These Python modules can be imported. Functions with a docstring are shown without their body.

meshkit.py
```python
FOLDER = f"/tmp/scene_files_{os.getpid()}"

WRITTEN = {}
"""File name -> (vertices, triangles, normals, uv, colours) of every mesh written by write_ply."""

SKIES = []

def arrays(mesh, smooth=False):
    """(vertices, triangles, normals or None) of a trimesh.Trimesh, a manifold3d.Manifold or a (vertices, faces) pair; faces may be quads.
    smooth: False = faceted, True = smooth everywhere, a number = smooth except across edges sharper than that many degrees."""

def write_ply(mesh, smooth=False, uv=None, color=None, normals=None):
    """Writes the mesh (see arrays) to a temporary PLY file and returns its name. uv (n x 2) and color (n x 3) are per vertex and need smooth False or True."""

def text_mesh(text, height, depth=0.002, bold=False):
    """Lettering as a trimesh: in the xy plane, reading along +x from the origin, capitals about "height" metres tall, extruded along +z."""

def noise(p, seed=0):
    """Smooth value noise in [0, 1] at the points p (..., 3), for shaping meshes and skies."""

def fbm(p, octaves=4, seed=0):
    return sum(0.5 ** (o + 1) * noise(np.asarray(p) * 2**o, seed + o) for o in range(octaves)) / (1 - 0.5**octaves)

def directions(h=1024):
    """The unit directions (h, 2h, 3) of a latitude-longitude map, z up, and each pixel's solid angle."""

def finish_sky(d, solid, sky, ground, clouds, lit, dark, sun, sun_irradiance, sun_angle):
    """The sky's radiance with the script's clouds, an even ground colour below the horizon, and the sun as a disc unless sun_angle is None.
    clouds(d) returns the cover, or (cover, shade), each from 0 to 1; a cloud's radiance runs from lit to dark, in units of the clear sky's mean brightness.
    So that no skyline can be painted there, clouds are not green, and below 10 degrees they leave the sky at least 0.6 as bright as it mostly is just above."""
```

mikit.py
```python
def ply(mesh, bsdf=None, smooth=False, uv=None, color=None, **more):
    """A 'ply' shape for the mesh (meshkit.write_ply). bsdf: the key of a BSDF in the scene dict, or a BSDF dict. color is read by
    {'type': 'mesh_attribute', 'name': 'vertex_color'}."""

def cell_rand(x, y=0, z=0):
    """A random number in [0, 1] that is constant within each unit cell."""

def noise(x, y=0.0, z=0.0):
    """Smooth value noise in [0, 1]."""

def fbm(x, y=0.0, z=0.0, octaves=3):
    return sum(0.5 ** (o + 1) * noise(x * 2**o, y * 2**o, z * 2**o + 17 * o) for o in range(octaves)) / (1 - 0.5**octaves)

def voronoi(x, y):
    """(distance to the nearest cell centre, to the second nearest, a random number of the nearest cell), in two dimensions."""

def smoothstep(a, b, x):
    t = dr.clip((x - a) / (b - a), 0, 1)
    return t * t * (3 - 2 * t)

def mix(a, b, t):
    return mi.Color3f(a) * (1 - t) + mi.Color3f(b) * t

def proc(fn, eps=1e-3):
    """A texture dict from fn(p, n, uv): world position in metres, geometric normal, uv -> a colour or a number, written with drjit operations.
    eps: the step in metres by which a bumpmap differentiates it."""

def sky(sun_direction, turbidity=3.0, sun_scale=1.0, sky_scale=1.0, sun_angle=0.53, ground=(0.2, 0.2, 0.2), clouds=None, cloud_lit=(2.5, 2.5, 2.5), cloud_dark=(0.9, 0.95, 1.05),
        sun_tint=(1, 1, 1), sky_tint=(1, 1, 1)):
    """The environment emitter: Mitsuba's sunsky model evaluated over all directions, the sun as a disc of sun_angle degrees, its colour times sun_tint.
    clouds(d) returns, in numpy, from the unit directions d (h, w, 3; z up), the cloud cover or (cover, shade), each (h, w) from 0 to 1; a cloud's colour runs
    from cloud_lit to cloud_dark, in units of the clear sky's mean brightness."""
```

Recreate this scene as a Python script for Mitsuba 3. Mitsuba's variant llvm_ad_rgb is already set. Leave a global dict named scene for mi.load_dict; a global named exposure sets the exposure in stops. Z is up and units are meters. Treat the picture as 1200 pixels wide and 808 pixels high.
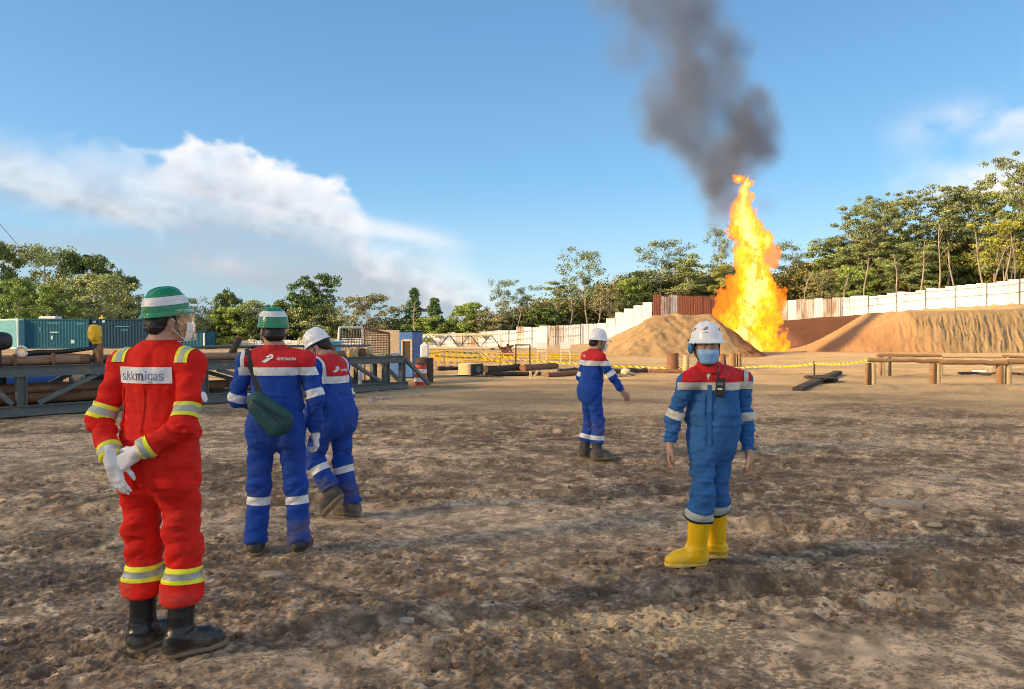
import math, random
import numpy as np, trimesh, mitsuba as mi, drjit as dr
import mikit, meshkit
from mikit import proc, noise, fbm, smoothstep, mix

T = mi.ScalarTransform4f
scene, labels = {}, {}

# ------------------------------------------------------------------ camera, sky, exposure
FPX, CX, CY, EYE = 900.0, 600.0, 404.0, 1.6          # lens of the photograph in its own pixels (1200 wide)
PITCH = math.atan(17.0 / FPX)                        # looking slightly down
fwd = np.array([0, math.cos(PITCH), -math.sin(PITCH)])
scene['camera'] = {'type': 'perspective', 'fov': math.degrees(2 * math.atan(600 / FPX)), 'fov_axis': 'x', 'near_clip': 0.1, 'far_clip': 6000.0,
                   'to_world': T().look_at(origin=[0, 0, EYE], target=[0, float(fwd[1] * 10), float(EYE + fwd[2] * 10)], up=[0, 0, 1])}
SUN_AZ, SUN_EL = math.radians(110), math.radians(20)  # low warm sun from the left and a little behind the camera
SUN = (-math.sin(SUN_AZ) * math.cos(SUN_EL), math.cos(SUN_AZ) * math.cos(SUN_EL), math.sin(SUN_EL))


def clouds(d):
    az = np.degrees(np.arctan2(d[..., 0], d[..., 1]))
    el = np.degrees(np.arcsin(np.clip(d[..., 2], -1, 1)))
    q = np.stack([az * 0.085, el * 0.16, az * 0], -1)
    n = meshkit.fbm(q, 6, 11)
    puff = np.abs(meshkit.fbm(np.stack([az * 0.20 + 5, el * 0.26, az * 0 + 2], -1), 6, 15) - 0.5) * 2
    fine = meshkit.fbm(np.stack([az * 0.3, el * 0.42, az * 0], -1), 5, 3)
    # a cumulus head on the left with a streaky veil spreading from it, falling away to the right
    top = np.interp(az, [-75, -33.7, -29, -24.8, -22.4, -19.4, -18.2, -16.1, -12.1, -10.9, -9.8, -6.3, -3.5, 0], [15, 13.4, 12.3, 11.9, 13.3, 13.2, 12.3, 12.0, 10.8, 8.9, 7.9, 6.8, 5.6, 3])
    bil = np.abs(meshkit.fbm(np.stack([az * 0.42, el * 0.62, az * 0 + 3], -1), 5, 19) - 0.5) * 2
    tilt = el + 0.20 * (az + 20)
    st = meshkit.fbm(np.stack([az * 0.055 + 3, tilt * 0.40, az * 0], -1), 6, 23)
    below = top + (n - 0.5) * 2.0 - el
    veil = np.clip(below / 4.0, 0, 1) ** 1.3 * np.clip(0.52 + 2.3 * (st - 0.47), 0.15, 0.85)
    hb = top + (n - 0.5) * 1.2 + 0.5 - 2.4 * bil - el
    head = np.clip(hb / 0.9, 0, 1) * np.clip((az + 31) / 9, 0, 1) * np.clip((-10.2 - az) / 1.2, 0, 1) * np.clip(1.15 - hb / (4.2 + 3 * (n - 0.5)), 0, 1) ** 0.8
    head = head * np.clip(0.60 + 1.6 * (fine - 0.42), 0.2, 0.95)
    lower = np.exp(-((el - np.interp(az, [-30, -12, -3], [9.5, 7.6, 5.9]) - 1.4 * (n - 0.5)) / 0.8) ** 2) * np.clip((-2.5 - az) / 3, 0, 1) * np.clip((az + 30) / 10, 0, 1) * np.clip(st * 3 - 1.0, 0, 1) * 0.65
    lump = np.exp(-((az + 20.5) / 2.4) ** 2 - ((el - 4.6 - 1.2 * (fine - 0.5)) / 0.7) ** 2) * np.clip(fine * 2 - 0.35, 0, 1) * 0.6
    bank = 1 - (1 - veil) * (1 - head) * (1 - lower) * (1 - lump)
    bank *= np.clip((4 - az) / 6, 0, 1) * np.clip((az + 75) / 20, 0, 1)
    shade = np.clip(0.02 + (below - 1.2) / 4.5 + 0.9 * (bil - 0.22), 0, 1) * (1 - 0.7 * lower) * (1 - 0.6 * lump)
    # thin haze along the horizon, wisps to the right
    haze = np.clip(1 - el / 11, 0, 1) ** 1.5 * 0.42
    wisp = np.clip((fine - 0.36) * 3.0, 0, 1) * (np.exp(-((el - 9.3 - 2 * (n - 0.5)) / 1.3) ** 2) + 0.6 * np.exp(-((el - 12.6 - 2 * (n - 0.5)) / 1.2) ** 2)) * np.clip((az - 25) / 6, 0, 1) * 1.0
    wisp2 = np.clip((n - 0.6) * 2.5, 0, 1) * np.clip((el - 22) / 20, 0, 1) * 0.35
    # added broken cumulus over the unseen sky, to brighten and whiten the shade
    away = np.clip((np.abs(az) - 44) / 22, 0, 1)
    added_cum = np.clip((meshkit.fbm(d * np.array([2.6, 2.6, 4.2]) + 7, 5, 41) - 0.43) * 5.0, 0, 1) * 0.8 * away * np.clip((75 - el) / 25, 0, 1)
    cover = 1 - (1 - added_cum) * (1 - bank) * (1 - haze) * (1 - wisp) * (1 - wisp2)
    return cover, np.clip(shade * 0.9, 0, 1)


scene['sky'] = mikit.sky(SUN, turbidity=3, sun_scale=0.78, sky_scale=0.86, sun_angle=9.0, sun_tint=(1.0, 0.93, 0.80), sky_tint=(0.60, 0.84, 1.02), ground=(0.2, 0.16, 0.12),
                         clouds=clouds, cloud_lit=(2.75, 2.60, 2.50), cloud_dark=(1.08, 1.20, 1.38))
exposure = 3.05


# ------------------------------------------------------------------ helpers
def at(x, y, Y):
    """World point at depth Y (metres ahead) seen at pixel (x, y) of the 1200 x 808 photograph."""
    v = np.array([(x - CX) / FPX, math.cos(PITCH) + (CY - y) / FPX * math.sin(PITCH), -math.sin(PITCH) + (CY - y) / FPX * math.cos(PITCH)])
    return np.array([0, 0, EYE]) + v * (Y / v[1])


def nrm(v):
    v = np.asarray(v, float)
    return v / (np.linalg.norm(v) + 1e-12)


def rgb(*c):
    return {'type': 'rgb', 'value': list(map(float, c))}


def mat(name, color, rough=0.6, **kw):
    scene[name] = {'type': 'twosided', 'bsdf': {'type': 'principled', 'base_color': color if isinstance(color, dict) else rgb(*color), 'roughness': rough, **kw}}
    return name


def key_for(name):
    if name not in scene and name not in labels:
        return name
    i = 1
    while f'{name}_{i:03d}' in scene or f'{name}_{i:03d}' in labels:
        i += 1
    return f'{name}_{i:03d}'


def thing(name, label, category, group=None, kind=None):
    k = key_for(name)
    labels[k] = {'label': label}
    if category: labels[k]['category'] = category
    if group: labels[k]['group'] = group
    if kind: labels[k]['kind'] = kind
    return k


def part(parent, name, mesh, bsdf, smooth=False, label=None, kind=None, **kw):
    k = key_for(f'{parent}__{name}') if parent else name
    scene[k] = mikit.ply(mesh, bsdf, smooth=smooth, **kw)
    if label or kind:
        labels[k] = {**({'label': label} if label else {}), **({'kind': kind} if kind else {})}
    return k


def solid(name, label, category, mesh, bsdf, smooth=False, group=None, kind=None, **kw):
    k = thing(name, label, category, group, kind)
    scene[k] = mikit.ply(mesh, bsdf, smooth=smooth, **kw)
    return k


def structure(name, mesh, bsdf, smooth=False, **kw):
    labels[name] = {'kind': 'structure'}
    scene[name] = mikit.ply(mesh, bsdf, smooth=smooth, **kw)
    return name


def cat(*ms):
    return trimesh.util.concatenate([m for m in (ms[0] if len(ms) == 1 and isinstance(ms[0], (list, tuple)) else ms)])


def box(c, s, R=None):
    m = trimesh.creation.box(extents=s)
    if R is not None: m.vertices = m.vertices @ np.asarray(R).T
    m.vertices = m.vertices + np.asarray(c)
    return m


def cbox(c, s, ch=0.01, R=None):
    """A box with chamfered edges."""
    h = np.asarray(s, float) / 2
    pts = [np.array([sx * (h[0] - (ch if a != 0 else 0)), sy * (h[1] - (ch if a != 1 else 0)), sz * (h[2] - (ch if a != 2 else 0))]) for a in range(3) for sx in (-1, 1) for sy in (-1, 1) for sz in (-1, 1)]
    m = trimesh.convex.convex_hull(np.array(pts))
    if R is not None: m.vertices = m.vertices @ np.asarray(R).T
    m.vertices = m.vertices + np.asarray(c)
    return m


def frame(d, up=(0, 0, 1)):
    """Columns: side, up-ish, along d."""
    d = nrm(d)
    s = np.cross(d, up)
    if np.linalg.norm(s) < 1e-3: s = np.cross(d, (0, 1, 0))
    s = nrm(s)
    return np.stack([s, np.cross(s, d), d], 1)


def beam(a, b, w, h, up=(0, 0, 1), ch=0.0):
    a, b = np.asarray(a, float), np.asarray(b, float)
    R, L = frame(b - a, up), np.linalg.norm(b - a)
    return cbox((a + b) / 2, (w, h, L), ch, R) if ch else box((a + b) / 2, (w, h, L), R)


def hbeam(a, b, w, h, t=0.012, up=(0, 0, 1)):
    """An I section from a to b, web upright."""
    a, b = np.asarray(a, float), np.asarray(b, float)
    R, L = frame(b - a, up), np.linalg.norm(b - a)
    u = R[:, 1]
    return cat(box((a + b) / 2, (t, h - 2 * t, L), R), box((a + b) / 2 + u * (h - t) / 2, (w, t, L), R), box((a + b) / 2 - u * (h - t) / 2, (w, t, L), R))


def tube(pts, rad, sides=8, caps=True):
    p = np.asarray(pts, float)
    rad = np.broadcast_to(rad, (len(p),))
    t = np.gradient(p, axis=0)
    t /= np.linalg.norm(t, axis=1, keepdims=True) + 1e-12
    ref = np.array([0, 0, 1.0]) if abs(t[:, 2]).mean() < 0.8 else np.array([1.0, 0, 0])
    a = np.cross(t, ref); a /= np.linalg.norm(a, axis=1, keepdims=True) + 1e-12
    b = np.cross(t, a)
    ang = np.arange(sides) * 2 * np.pi / sides
    v = (p[:, None] + rad[:, None, None] * (np.cos(ang)[None, :, None] * a[:, None] + np.sin(ang)[None, :, None] * b[:, None])).reshape(-1, 3)
    i, j = np.meshgrid(np.arange(len(p) - 1), np.arange(sides), indexing='ij')
    q = np.stack([i * sides + j, i * sides + (j + 1) % sides, (i + 1) * sides + (j + 1) % sides, (i + 1) * sides + j], -1).reshape(-1, 4)
    f = np.vstack([q[:, [0, 1, 2]], q[:, [0, 2, 3]]])
    if caps:
        n = len(v)
        v = np.vstack([v, p[:1], p[-1:]])
        jj = np.arange(sides)
        e = (len(p) - 1) * sides
        f = np.vstack([f, np.stack([jj * 0 + n, (jj + 1) % sides, jj], 1), np.stack([jj * 0 + n + 1, e + jj, e + (jj + 1) % sides], 1)])
    return trimesh.Trimesh(v, f, process=False)


def grid_mesh(X, Y, Z):
    n, m = X.shape
    v = np.stack([X, Y, Z], -1).reshape(-1, 3)
    i, j = np.meshgrid(np.arange(n - 1), np.arange(m - 1), indexing='ij')
    a = i * m + j
    q = np.stack([a, a + 1, a + m + 1, a + m], -1).reshape(-1, 4)
    return trimesh.Trimesh(v, np.vstack([q[:, [0, 1, 2]], q[:, [0, 2, 3]]]), process=False)


def sstep(a, b, x):
    t = np.clip((x - a) / (b - a), 0, 1)
    return t * t * (3 - 2 * t)


def n2(x, y, f, seed=0, oct=1, fy=None):
    p = np.stack([x * f, y * (fy or f), np.zeros_like(x) + seed * 7.3], -1)
    return meshkit.fbm(p, oct, seed) if oct > 1 else meshkit.noise(p, seed)


def surface_nets(d, lo, h):
    """Triangle mesh of the zero level of a sampled field (negative inside)."""
    s = d < 0
    nx, ny, nz = d.shape
    cnt = np.zeros((nx - 1, ny - 1, nz - 1), np.int8)
    for a in (0, 1):
        for b in (0, 1):
            for c in (0, 1):
                cnt += s[a:nx - 1 + a, b:ny - 1 + b, c:nz - 1 + c]
    cells = np.argwhere((cnt > 0) & (cnt < 8))
    idx = -np.ones(cnt.shape, np.int64)
    idx[tuple(cells.T)] = np.arange(len(cells))
    acc, num = np.zeros((len(cells), 3)), np.zeros(len(cells))
    cor = [(a, b, c) for a in (0, 1) for b in (0, 1) for c in (0, 1)]
    val = {k: d[cells[:, 0] + k[0], cells[:, 1] + k[1], cells[:, 2] + k[2]] for k in cor}
    for k in cor:
        for ax in range(3):
            if k[ax] == 0:
                k2 = tuple(1 if i == ax else k[i] for i in range(3))
                v0, v1 = val[k], val[k2]
                m = (v0 < 0) != (v1 < 0)
                t = np.where(m, v0 / np.where(m, v0 - v1, 1), 0)
                pt = np.array(k, float)[None].repeat(len(cells), 0)
                pt[:, ax] += t
                acc += pt * m[:, None]; num += m
    v = (cells + acc / num[:, None]) * h + np.asarray(lo)
    faces = []
    for ax in range(3):
        o = [i for i in range(3) if i != ax]
        sl0, sl1 = [slice(1, -1)] * 3, [slice(1, -1)] * 3
        sl0[ax], sl1[ax] = slice(0, -1), slice(1, None)
        a, b = s[tuple(sl0)], s[tuple(sl1)]
        e = np.argwhere(a != b)
        if not len(e): continue
        base = e.copy()
        for i in o: base[:, i] += 1
        flip = a[tuple(e.T)]
        def cell(u, w):
            c = base.copy(); c[:, o[0]] -= u; c[:, o[1]] -= w
            return idx[tuple(c.T)]
        q = np.stack([cell(1, 1), cell(0, 1), cell(0, 0), cell(1, 0)], 1)
        if ax == 1: flip = ~flip
        q[~flip] = q[~flip][:, ::-1]
        faces += [q[:, [0, 1, 2]], q[:, [0, 2, 3]]]
    return trimesh.Trimesh(v, np.vstack(faces), process=False)
# ------------------------------------------------------------------ materials of the setting
def mud_bump(p, n, uv):
    return 0.020 * fbm(p.x * 34, p.y * 34, p.z * 34) + 0.010 * dr.abs(fbm(p.x * 75, p.y * 75, 1.0) * 2 - 1)
def mud_specks(p, n, uv):
    b = fbm(p.x * 1.7 + 9, p.y * 2.6, p.z * 3)
    a = fbm(p.x * 42 + 3 * b, p.y * 56, p.z * 20)
    return smoothstep(0.42, 0.66, a + 0.5 * (b - 0.5)) * 0.62 * smoothstep(24.0, 9.0, p.y + 8 * (b - 0.5))
scene['ground_mud'] = {'type': 'twosided', 'bsdf': {'type': 'bumpmap', 'scale': 1.0, 'tex': proc(mud_bump, 0.004), 'inner': {'type': 'blendbsdf', 'weight': proc(mud_specks),
                       'a': {'type': 'principled', 'base_color': {'type': 'mesh_attribute', 'name': 'vertex_color'}, 'roughness': 0.85, 'specular': 0.25},
                       'b': {'type': 'principled', 'base_color': rgb(0.085, 0.055, 0.033), 'roughness': 0.7, 'specular': 0.3}}}}
mat('sand', {'type': 'mesh_attribute', 'name': 'vertex_color'}, 0.95, specular=0.1)
mat('leaf', {'type': 'mesh_attribute', 'name': 'vertex_color'}, 0.6, specular=0.3)
mat('bark', proc(lambda p, n, uv: mix((0.20, 0.16, 0.11), (0.42, 0.36, 0.27), noise(p.x * 3, p.y * 3, p.z * 1.2))), 0.9)
def sheet_color(p, n, uv):
    s = smoothstep(0.5, 0.85, fbm(p.x * 1.7, p.y * 1.7, p.z * 0.35)) * 0.45
    return mix((0.82, 0.83, 0.84), (0.48, 0.43, 0.38), s)
mat('white_sheet', proc(sheet_color), 0.5)
mat('weathered_sheet', proc(lambda p, n, uv: mix((0.62, 0.58, 0.53), (0.34, 0.22, 0.15), smoothstep(0.35, 0.75, fbm(p.x * 2.6, p.y * 2.6, p.z * 0.45)))), 0.7)
mat('rusty_sheet', proc(lambda p, n, uv: mix((0.40, 0.14, 0.07), (0.26, 0.10, 0.06), fbm(p.x * 2.6, p.y * 2.6, p.z * 0.5))), 0.8)
mat('dark_steel', (0.10, 0.11, 0.11), 0.6)

# ------------------------------------------------------------------ terrain
RIDGE = [(-200, 100, -2.2), (at(245, 400, 100)[0], 100, -2.2), (at(400, 400, 98)[0], 98, -1.9), (at(490, 400, 95)[0], 95, -1.3), (at(588, 400, 92)[0], 92, -0.9), (at(640, 400, 90)[0], 90, -0.3),
         (at(700, 400, 90)[0], 90, 0.1), (at(765, 400, 88)[0], 88, 3.0), (at(840, 400, 90)[0], 90, 2.8), (at(910, 400, 92)[0], 92, 2.75), (at(1000, 400, 90)[0], 90, 3.4),
         (at(1080, 400, 86)[0], 86, 4.05), (at(1200, 400, 80)[0], 80, 4.5), (at(1330, 400, 75)[0], 75, 5.0), (200, 60, 5.2)]
RX, RY, RZ = (np.array([r[i] for r in RIDGE]) for i in range(3))


def ground_h(x, y):
    """Large-scale height of the ground, without the mud relief."""
    x, y = np.asarray(x, float), np.asarray(y, float)
    ry, rz = np.interp(x, RX, RY), np.interp(x, RX, RZ)
    wall = np.where(rz > 0.5, 9.0, 22.0)
    t = np.clip((y - (ry - wall)) / wall, 0, 1)
    t = np.where(rz > 0.5, t ** 0.9, t * t * (3 - 2 * t))
    pit = -0.6 * sstep(57, 61, y) * (1 - sstep(74, 82, y)) * sstep(13, 16, x) * (1 - sstep(31, 36, x))
    back = np.where(y > ry + 1, 0.02 * np.minimum(y - ry - 1, 60), 0) * np.where(rz > 0.5, 1, 0)
    return rz * t + pit + back


TRACKS = [(-6.5, 6.1, 4.5, 7.6, 0.5, 0.050), (-6.5, 7.9, 4.5, 9.4, 0.5, 0.045), (0.6, 4.55, 5.5, 5.0, 0.15, 0.055), (1.2, 6.3, 7.5, 6.5, -0.3, 0.045), (-3.0, 12.0, 10.0, 10.6, 0.6, 0.06), (-3.0, 14.0, 10.0, 12.6, 0.6, 0.06), (-3.2, 3.3, 0.8, 4.3, 0.2, 0.03)]


def mud_h(x, y):
    """(relief of the churned mud, roughness mask)"""
    far = 1 - sstep(18, 60, y) * 0.75
    wx, wy = x + 0.5 * (n2(x, y, 0.8, 31, 2) - 0.5), y + 0.5 * (n2(x, y, 0.8, 32, 2) - 0.5)
    m = n2(wx, wy, 0.40, 1, 4, 0.80)
    rough = sstep(0.43, 0.60, m + 0.12 * (n2(x, y, 1.9, 2, 3) - 0.5))
    ang = x * 0.35 + y * 0.94
    ruts = n2(x * 0.5 + y * 0.1, ang, 1.0, 3, 3, 2.6)
    big = n2(x, y, 0.33, 4, 3)
    bil = np.abs(n2(wx, wy, 3.6, 5, 2) - 0.5) * 2
    bil2 = np.abs(n2(wx, wy, 9.0, 6, 2) - 0.5) * 2
    fine = n2(x, y, 27.0, 7, 2)
    lump = sstep(0.50, 0.72, n2(wx, wy, 7.5, 8, 2))
    bil3 = np.abs(n2(x, y, 19.0, 9, 2) - 0.5) * 2
    bil4 = np.abs(n2(x, y, 41.0, 10, 2) - 0.5) * 2
    crumb = sstep(0.52, 0.70, n2(wx, wy, 15.0, 11, 2))
    near = 1 - sstep(6, 14, y)
    z = 0.035 * (big - 0.5) + 0.070 * (ruts - 0.5)
    z = z + rough * (0.020 * (1 - bil) ** 1.3 + 0.013 * (1 - bil2) ** 1.5 + 0.012 * lump - 0.013 + near * (0.015 * (1 - bil3) ** 1.4 - 0.004 + 0.014 * crumb + 0.010 * (1 - bil4) + 0.009 * (fine - 0.5)))
    z = z + (1 - rough) * (0.008 * (1 - bil2) + near * (0.006 * (1 - bil3) + 0.006 * (1 - bil4) + 0.012 * crumb * sstep(0.3, 0.5, bil)))
    for (ax_, ay_, bx_, by_, bow, dep) in TRACKS:
        L_ = math.hypot(bx_ - ax_, by_ - ay_)
        t_ = ((x - ax_) * (bx_ - ax_) + (y - ay_) * (by_ - ay_)) / L_
        o_ = ((y - ay_) * (bx_ - ax_) - (x - ax_) * (by_ - ay_)) / L_ - bow * np.sin(np.clip(t_ / L_, 0, 1) * 3.14) + 0.06 * (n2(x, y, 1.1, 38, 2) - 0.5)
        w_ = sstep(-0.5, 1.0, t_) * sstep(L_ + 0.5, L_ - 1.0, t_) * (0.35 + 1.1 * n2(x, y, 0.9, 39, 2))
        z = z + dep * w_ * (-np.exp(-(o_ / 0.15) ** 4) + 0.65 * np.exp(-((np.abs(o_) - 0.23) / 0.07) ** 2) + 0.35 * np.exp(-(o_ / 0.14) ** 4) * (np.sin(t_ * 38 + 5 * np.abs(o_) * 9) > 0.2))
    rg = np.exp(-((y - 20.8 - 0.8 * (n2(x, y, 0.4, 33, 2) - 0.5)) / 1.0) ** 2) * sstep(8.2, 9.6, x)
    z = z + rg * (0.10 + 0.45 * (n2(x, y, 1.5, 34, 4) - 0.4))
    return (z - 0.045) * far, rough, bil, ruts, lump


def ground_color(x, y, z, rough, bil, ruts, lump):
    """Albedo: damp dark clods, drier pale compacted mud, sandy ochre further out; by what lies there."""
    dry = np.array([0.64, 0.450, 0.275]); damp = np.array([0.110, 0.070, 0.041]); ochre = np.array([0.52, 0.37, 0.205]); red = np.array([0.31, 0.135, 0.075])
    grey = np.array([0.44, 0.32, 0.21])
    n = n2(x, y, 1.3, 21, 4)[..., None]
    spk = n2(x, y, 22.0, 23, 2)[..., None]
    c = dry * (0.82 + 0.5 * (n - 0.35)) * (0.9 + 0.25 * (spk - 0.4))
    cr = 0.55 * n2(x, y, 7.0, 44, 3) + 0.45 * n2(x, y, 19.0, 45, 2)
    wet = (rough * sstep(0.38, 0.58, cr + 0.25 * (n2(x, y, 1.4, 24, 3) - 0.42)) * 0.80 + (1 - rough) * 0.45 * sstep(0.52, 0.68, cr))[..., None]
    c = c * (1 - wet) + damp * (0.85 + 0.5 * (spk - 0.3)) * wet
    cl_ = n2(x, y, 8.5, 35, 2)[..., None]
    c = c * (0.62 + 0.80 * sstep(0.30, 0.70, cl_) * (0.75 + 0.5 * n2(x, y, 17.0, 36, 2)[..., None]))
    c = c * (1 - 0.35 * lump[..., None]) + grey * (0.35 * lump[..., None]) * (0.6 + 0.8 * n2(x, y, 3.0, 37, 2)[..., None])
    # yellow sand spilt in the foreground
    u, v = (x - 0.55) / 0.85, (y - 4.12) / 0.26
    sp = sstep(1.1, 0.35, u * u + v * v + 1.3 * (n2(x, y, 2.6, 25, 3) - 0.5))[..., None] * 0.95
    c = c * (1 - sp) + np.array([0.66, 0.47, 0.26]) * sp
    w = sstep(10, 22, y + 8 * (n2(x, y, 0.18, 26, 3) - 0.5))[..., None]
    far = ochre * (0.86 + 0.5 * (n2(x, y, 0.5, 27, 4, 1.1)[..., None] - 0.5))
    far = far * (1 - 0.30 * sstep(0.55, 0.75, n2(x, y, 0.22, 28, 4, 0.6))[..., None])
    c = c * (1 - w) + (far * (1 - 0.30 * rough[..., None] * (1 - sstep(24, 50, y))[..., None])) * w
    # red earth in and behind the flare pit
    ry, rz = np.interp(x, RX, RY), np.interp(x, RX, RZ)
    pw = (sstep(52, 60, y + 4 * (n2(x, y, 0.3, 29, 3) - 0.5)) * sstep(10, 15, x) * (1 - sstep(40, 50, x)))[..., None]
    dark_patch = sstep(0.44, 0.60, n2(x, y, 0.09, 30, 3) * 0.5 + 0.5 * np.exp(-((x - 36) / 7.0) ** 2))[..., None]  # mask that darkens the earth in patches, most on the right
    c = c * (1 - pw) + (red * (1 - 0.55 * dark_patch) * (0.8 + 0.4 * n)) * pw
    # leaf litter and weeds beyond the fence
    bh = sstep(0, 3, y - ry)[..., None]
    return np.clip(c * (1 - bh) + np.array([0.07, 0.075, 0.03]) * bh, 0.01, 0.8)


def build_ground():
    ys = [2.0]
    while ys[-1] < 46: ys.append(ys[-1] * 1.0036)
    while ys[-1] < 1500: ys.append(ys[-1] * (1.012 if ys[-1] < 110 else 1.06))
    ys = np.array([-120, -60, -30, -15, -8, -4, -2, -0.5, 0.5, 1.2, 1.6] + ys)
    u = np.linspace(-0.80, 0.80, 760)
    o = 0.80 + np.cumsum(0.0026 * 1.09 ** np.arange(86))
    us = np.concatenate([-o[::-1], u, o])
    Yg, U = np.meshgrid(ys, us, indexing='ij')
    W = np.sqrt(Yg ** 2 + 1.8 ** 2)
    X = U * W
    z, rough, bil, ruts, lump = mud_h(X, Yg)
    H = ground_h(X, Yg)
    fade = 1 - sstep(150, 250, np.hypot(X, Yg))
    Z = (H + z) * fade - 0.4 * (1 - fade)
    m = grid_mesh(X, Yg, Z)
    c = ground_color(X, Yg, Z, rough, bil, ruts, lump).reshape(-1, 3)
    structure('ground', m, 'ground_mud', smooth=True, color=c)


def gz(x, y):
    """Ground height, relief included, at one point."""
    x, y = np.array([float(x)]), np.array([float(y)])
    return float((ground_h(x, y) + mud_h(x, y)[0])[0])


build_ground()


def mound(name, x0, x1, y0, y1, nx, ny, fn, tint, seed):
    """A heap of earth as a height sheet that dips below the ground round its foot."""
    X, Y = np.meshgrid(np.linspace(x0, x1, nx), np.linspace(y0, y1, ny), indexing='xy')
    Z = fn(X, Y)
    c = np.array(tint) * (0.82 + 0.45 * (n2(X, Y, 0.8, seed, 4)[..., None] - 0.4)) * (0.9 + 0.25 * (n2(X, Y, 5.0, seed + 1, 2)[..., None] - 0.4))
    return X, Y, Z, c


# left heap of sand beside the flare
def left_mound(X, Y):
    rx = np.where(X < 11.6, 5.9, 5.1)
    r = np.sqrt((np.maximum(np.abs(X - 11.5) - 1.9, 0) / (rx - 1.9)) ** 2 + (np.maximum(np.abs(Y - 52) - 0.6, 0) / 6.4) ** 2)
    r = r + 0.10 * (n2(X, Y, 0.35, 41, 3) - 0.5)
    clods = n2(X, Y, 1.3, 42, 4) - 0.5
    rill = np.abs(n2(X + 0.25 * Y, Y, 1.5, 43, 3, 0.35) - 0.5)
    return 2.72 * np.clip(1 - r, -0.3, 1) * 1.02 - 0.12 + 0.42 * clods * sstep(1.05, 0.85, r) - 0.45 * (0.3 - rill) * sstep(1.0, 0.8, r) + 0.16 * (n2(X, Y, 3.6, 44, 3) - 0.5)
X, Y, Z, c = mound('sand_mound', 2.5, 25, 43.5, 61, 260, 200, left_mound, (0.38, 0.255, 0.135), 45)
red = sstep(13.2, 14.6, X + 0.8 * (n2(X, Y, 0.6, 46, 3) - 0.5))[..., None]
c = c * (1 - red) + c * np.array([0.80, 0.52, 0.42]) * red
structure('sand_mound', grid_mesh(X, Y, Z), 'sand', True, color=np.clip(c, 0.02, 0.8).reshape(-1, 3))

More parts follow.
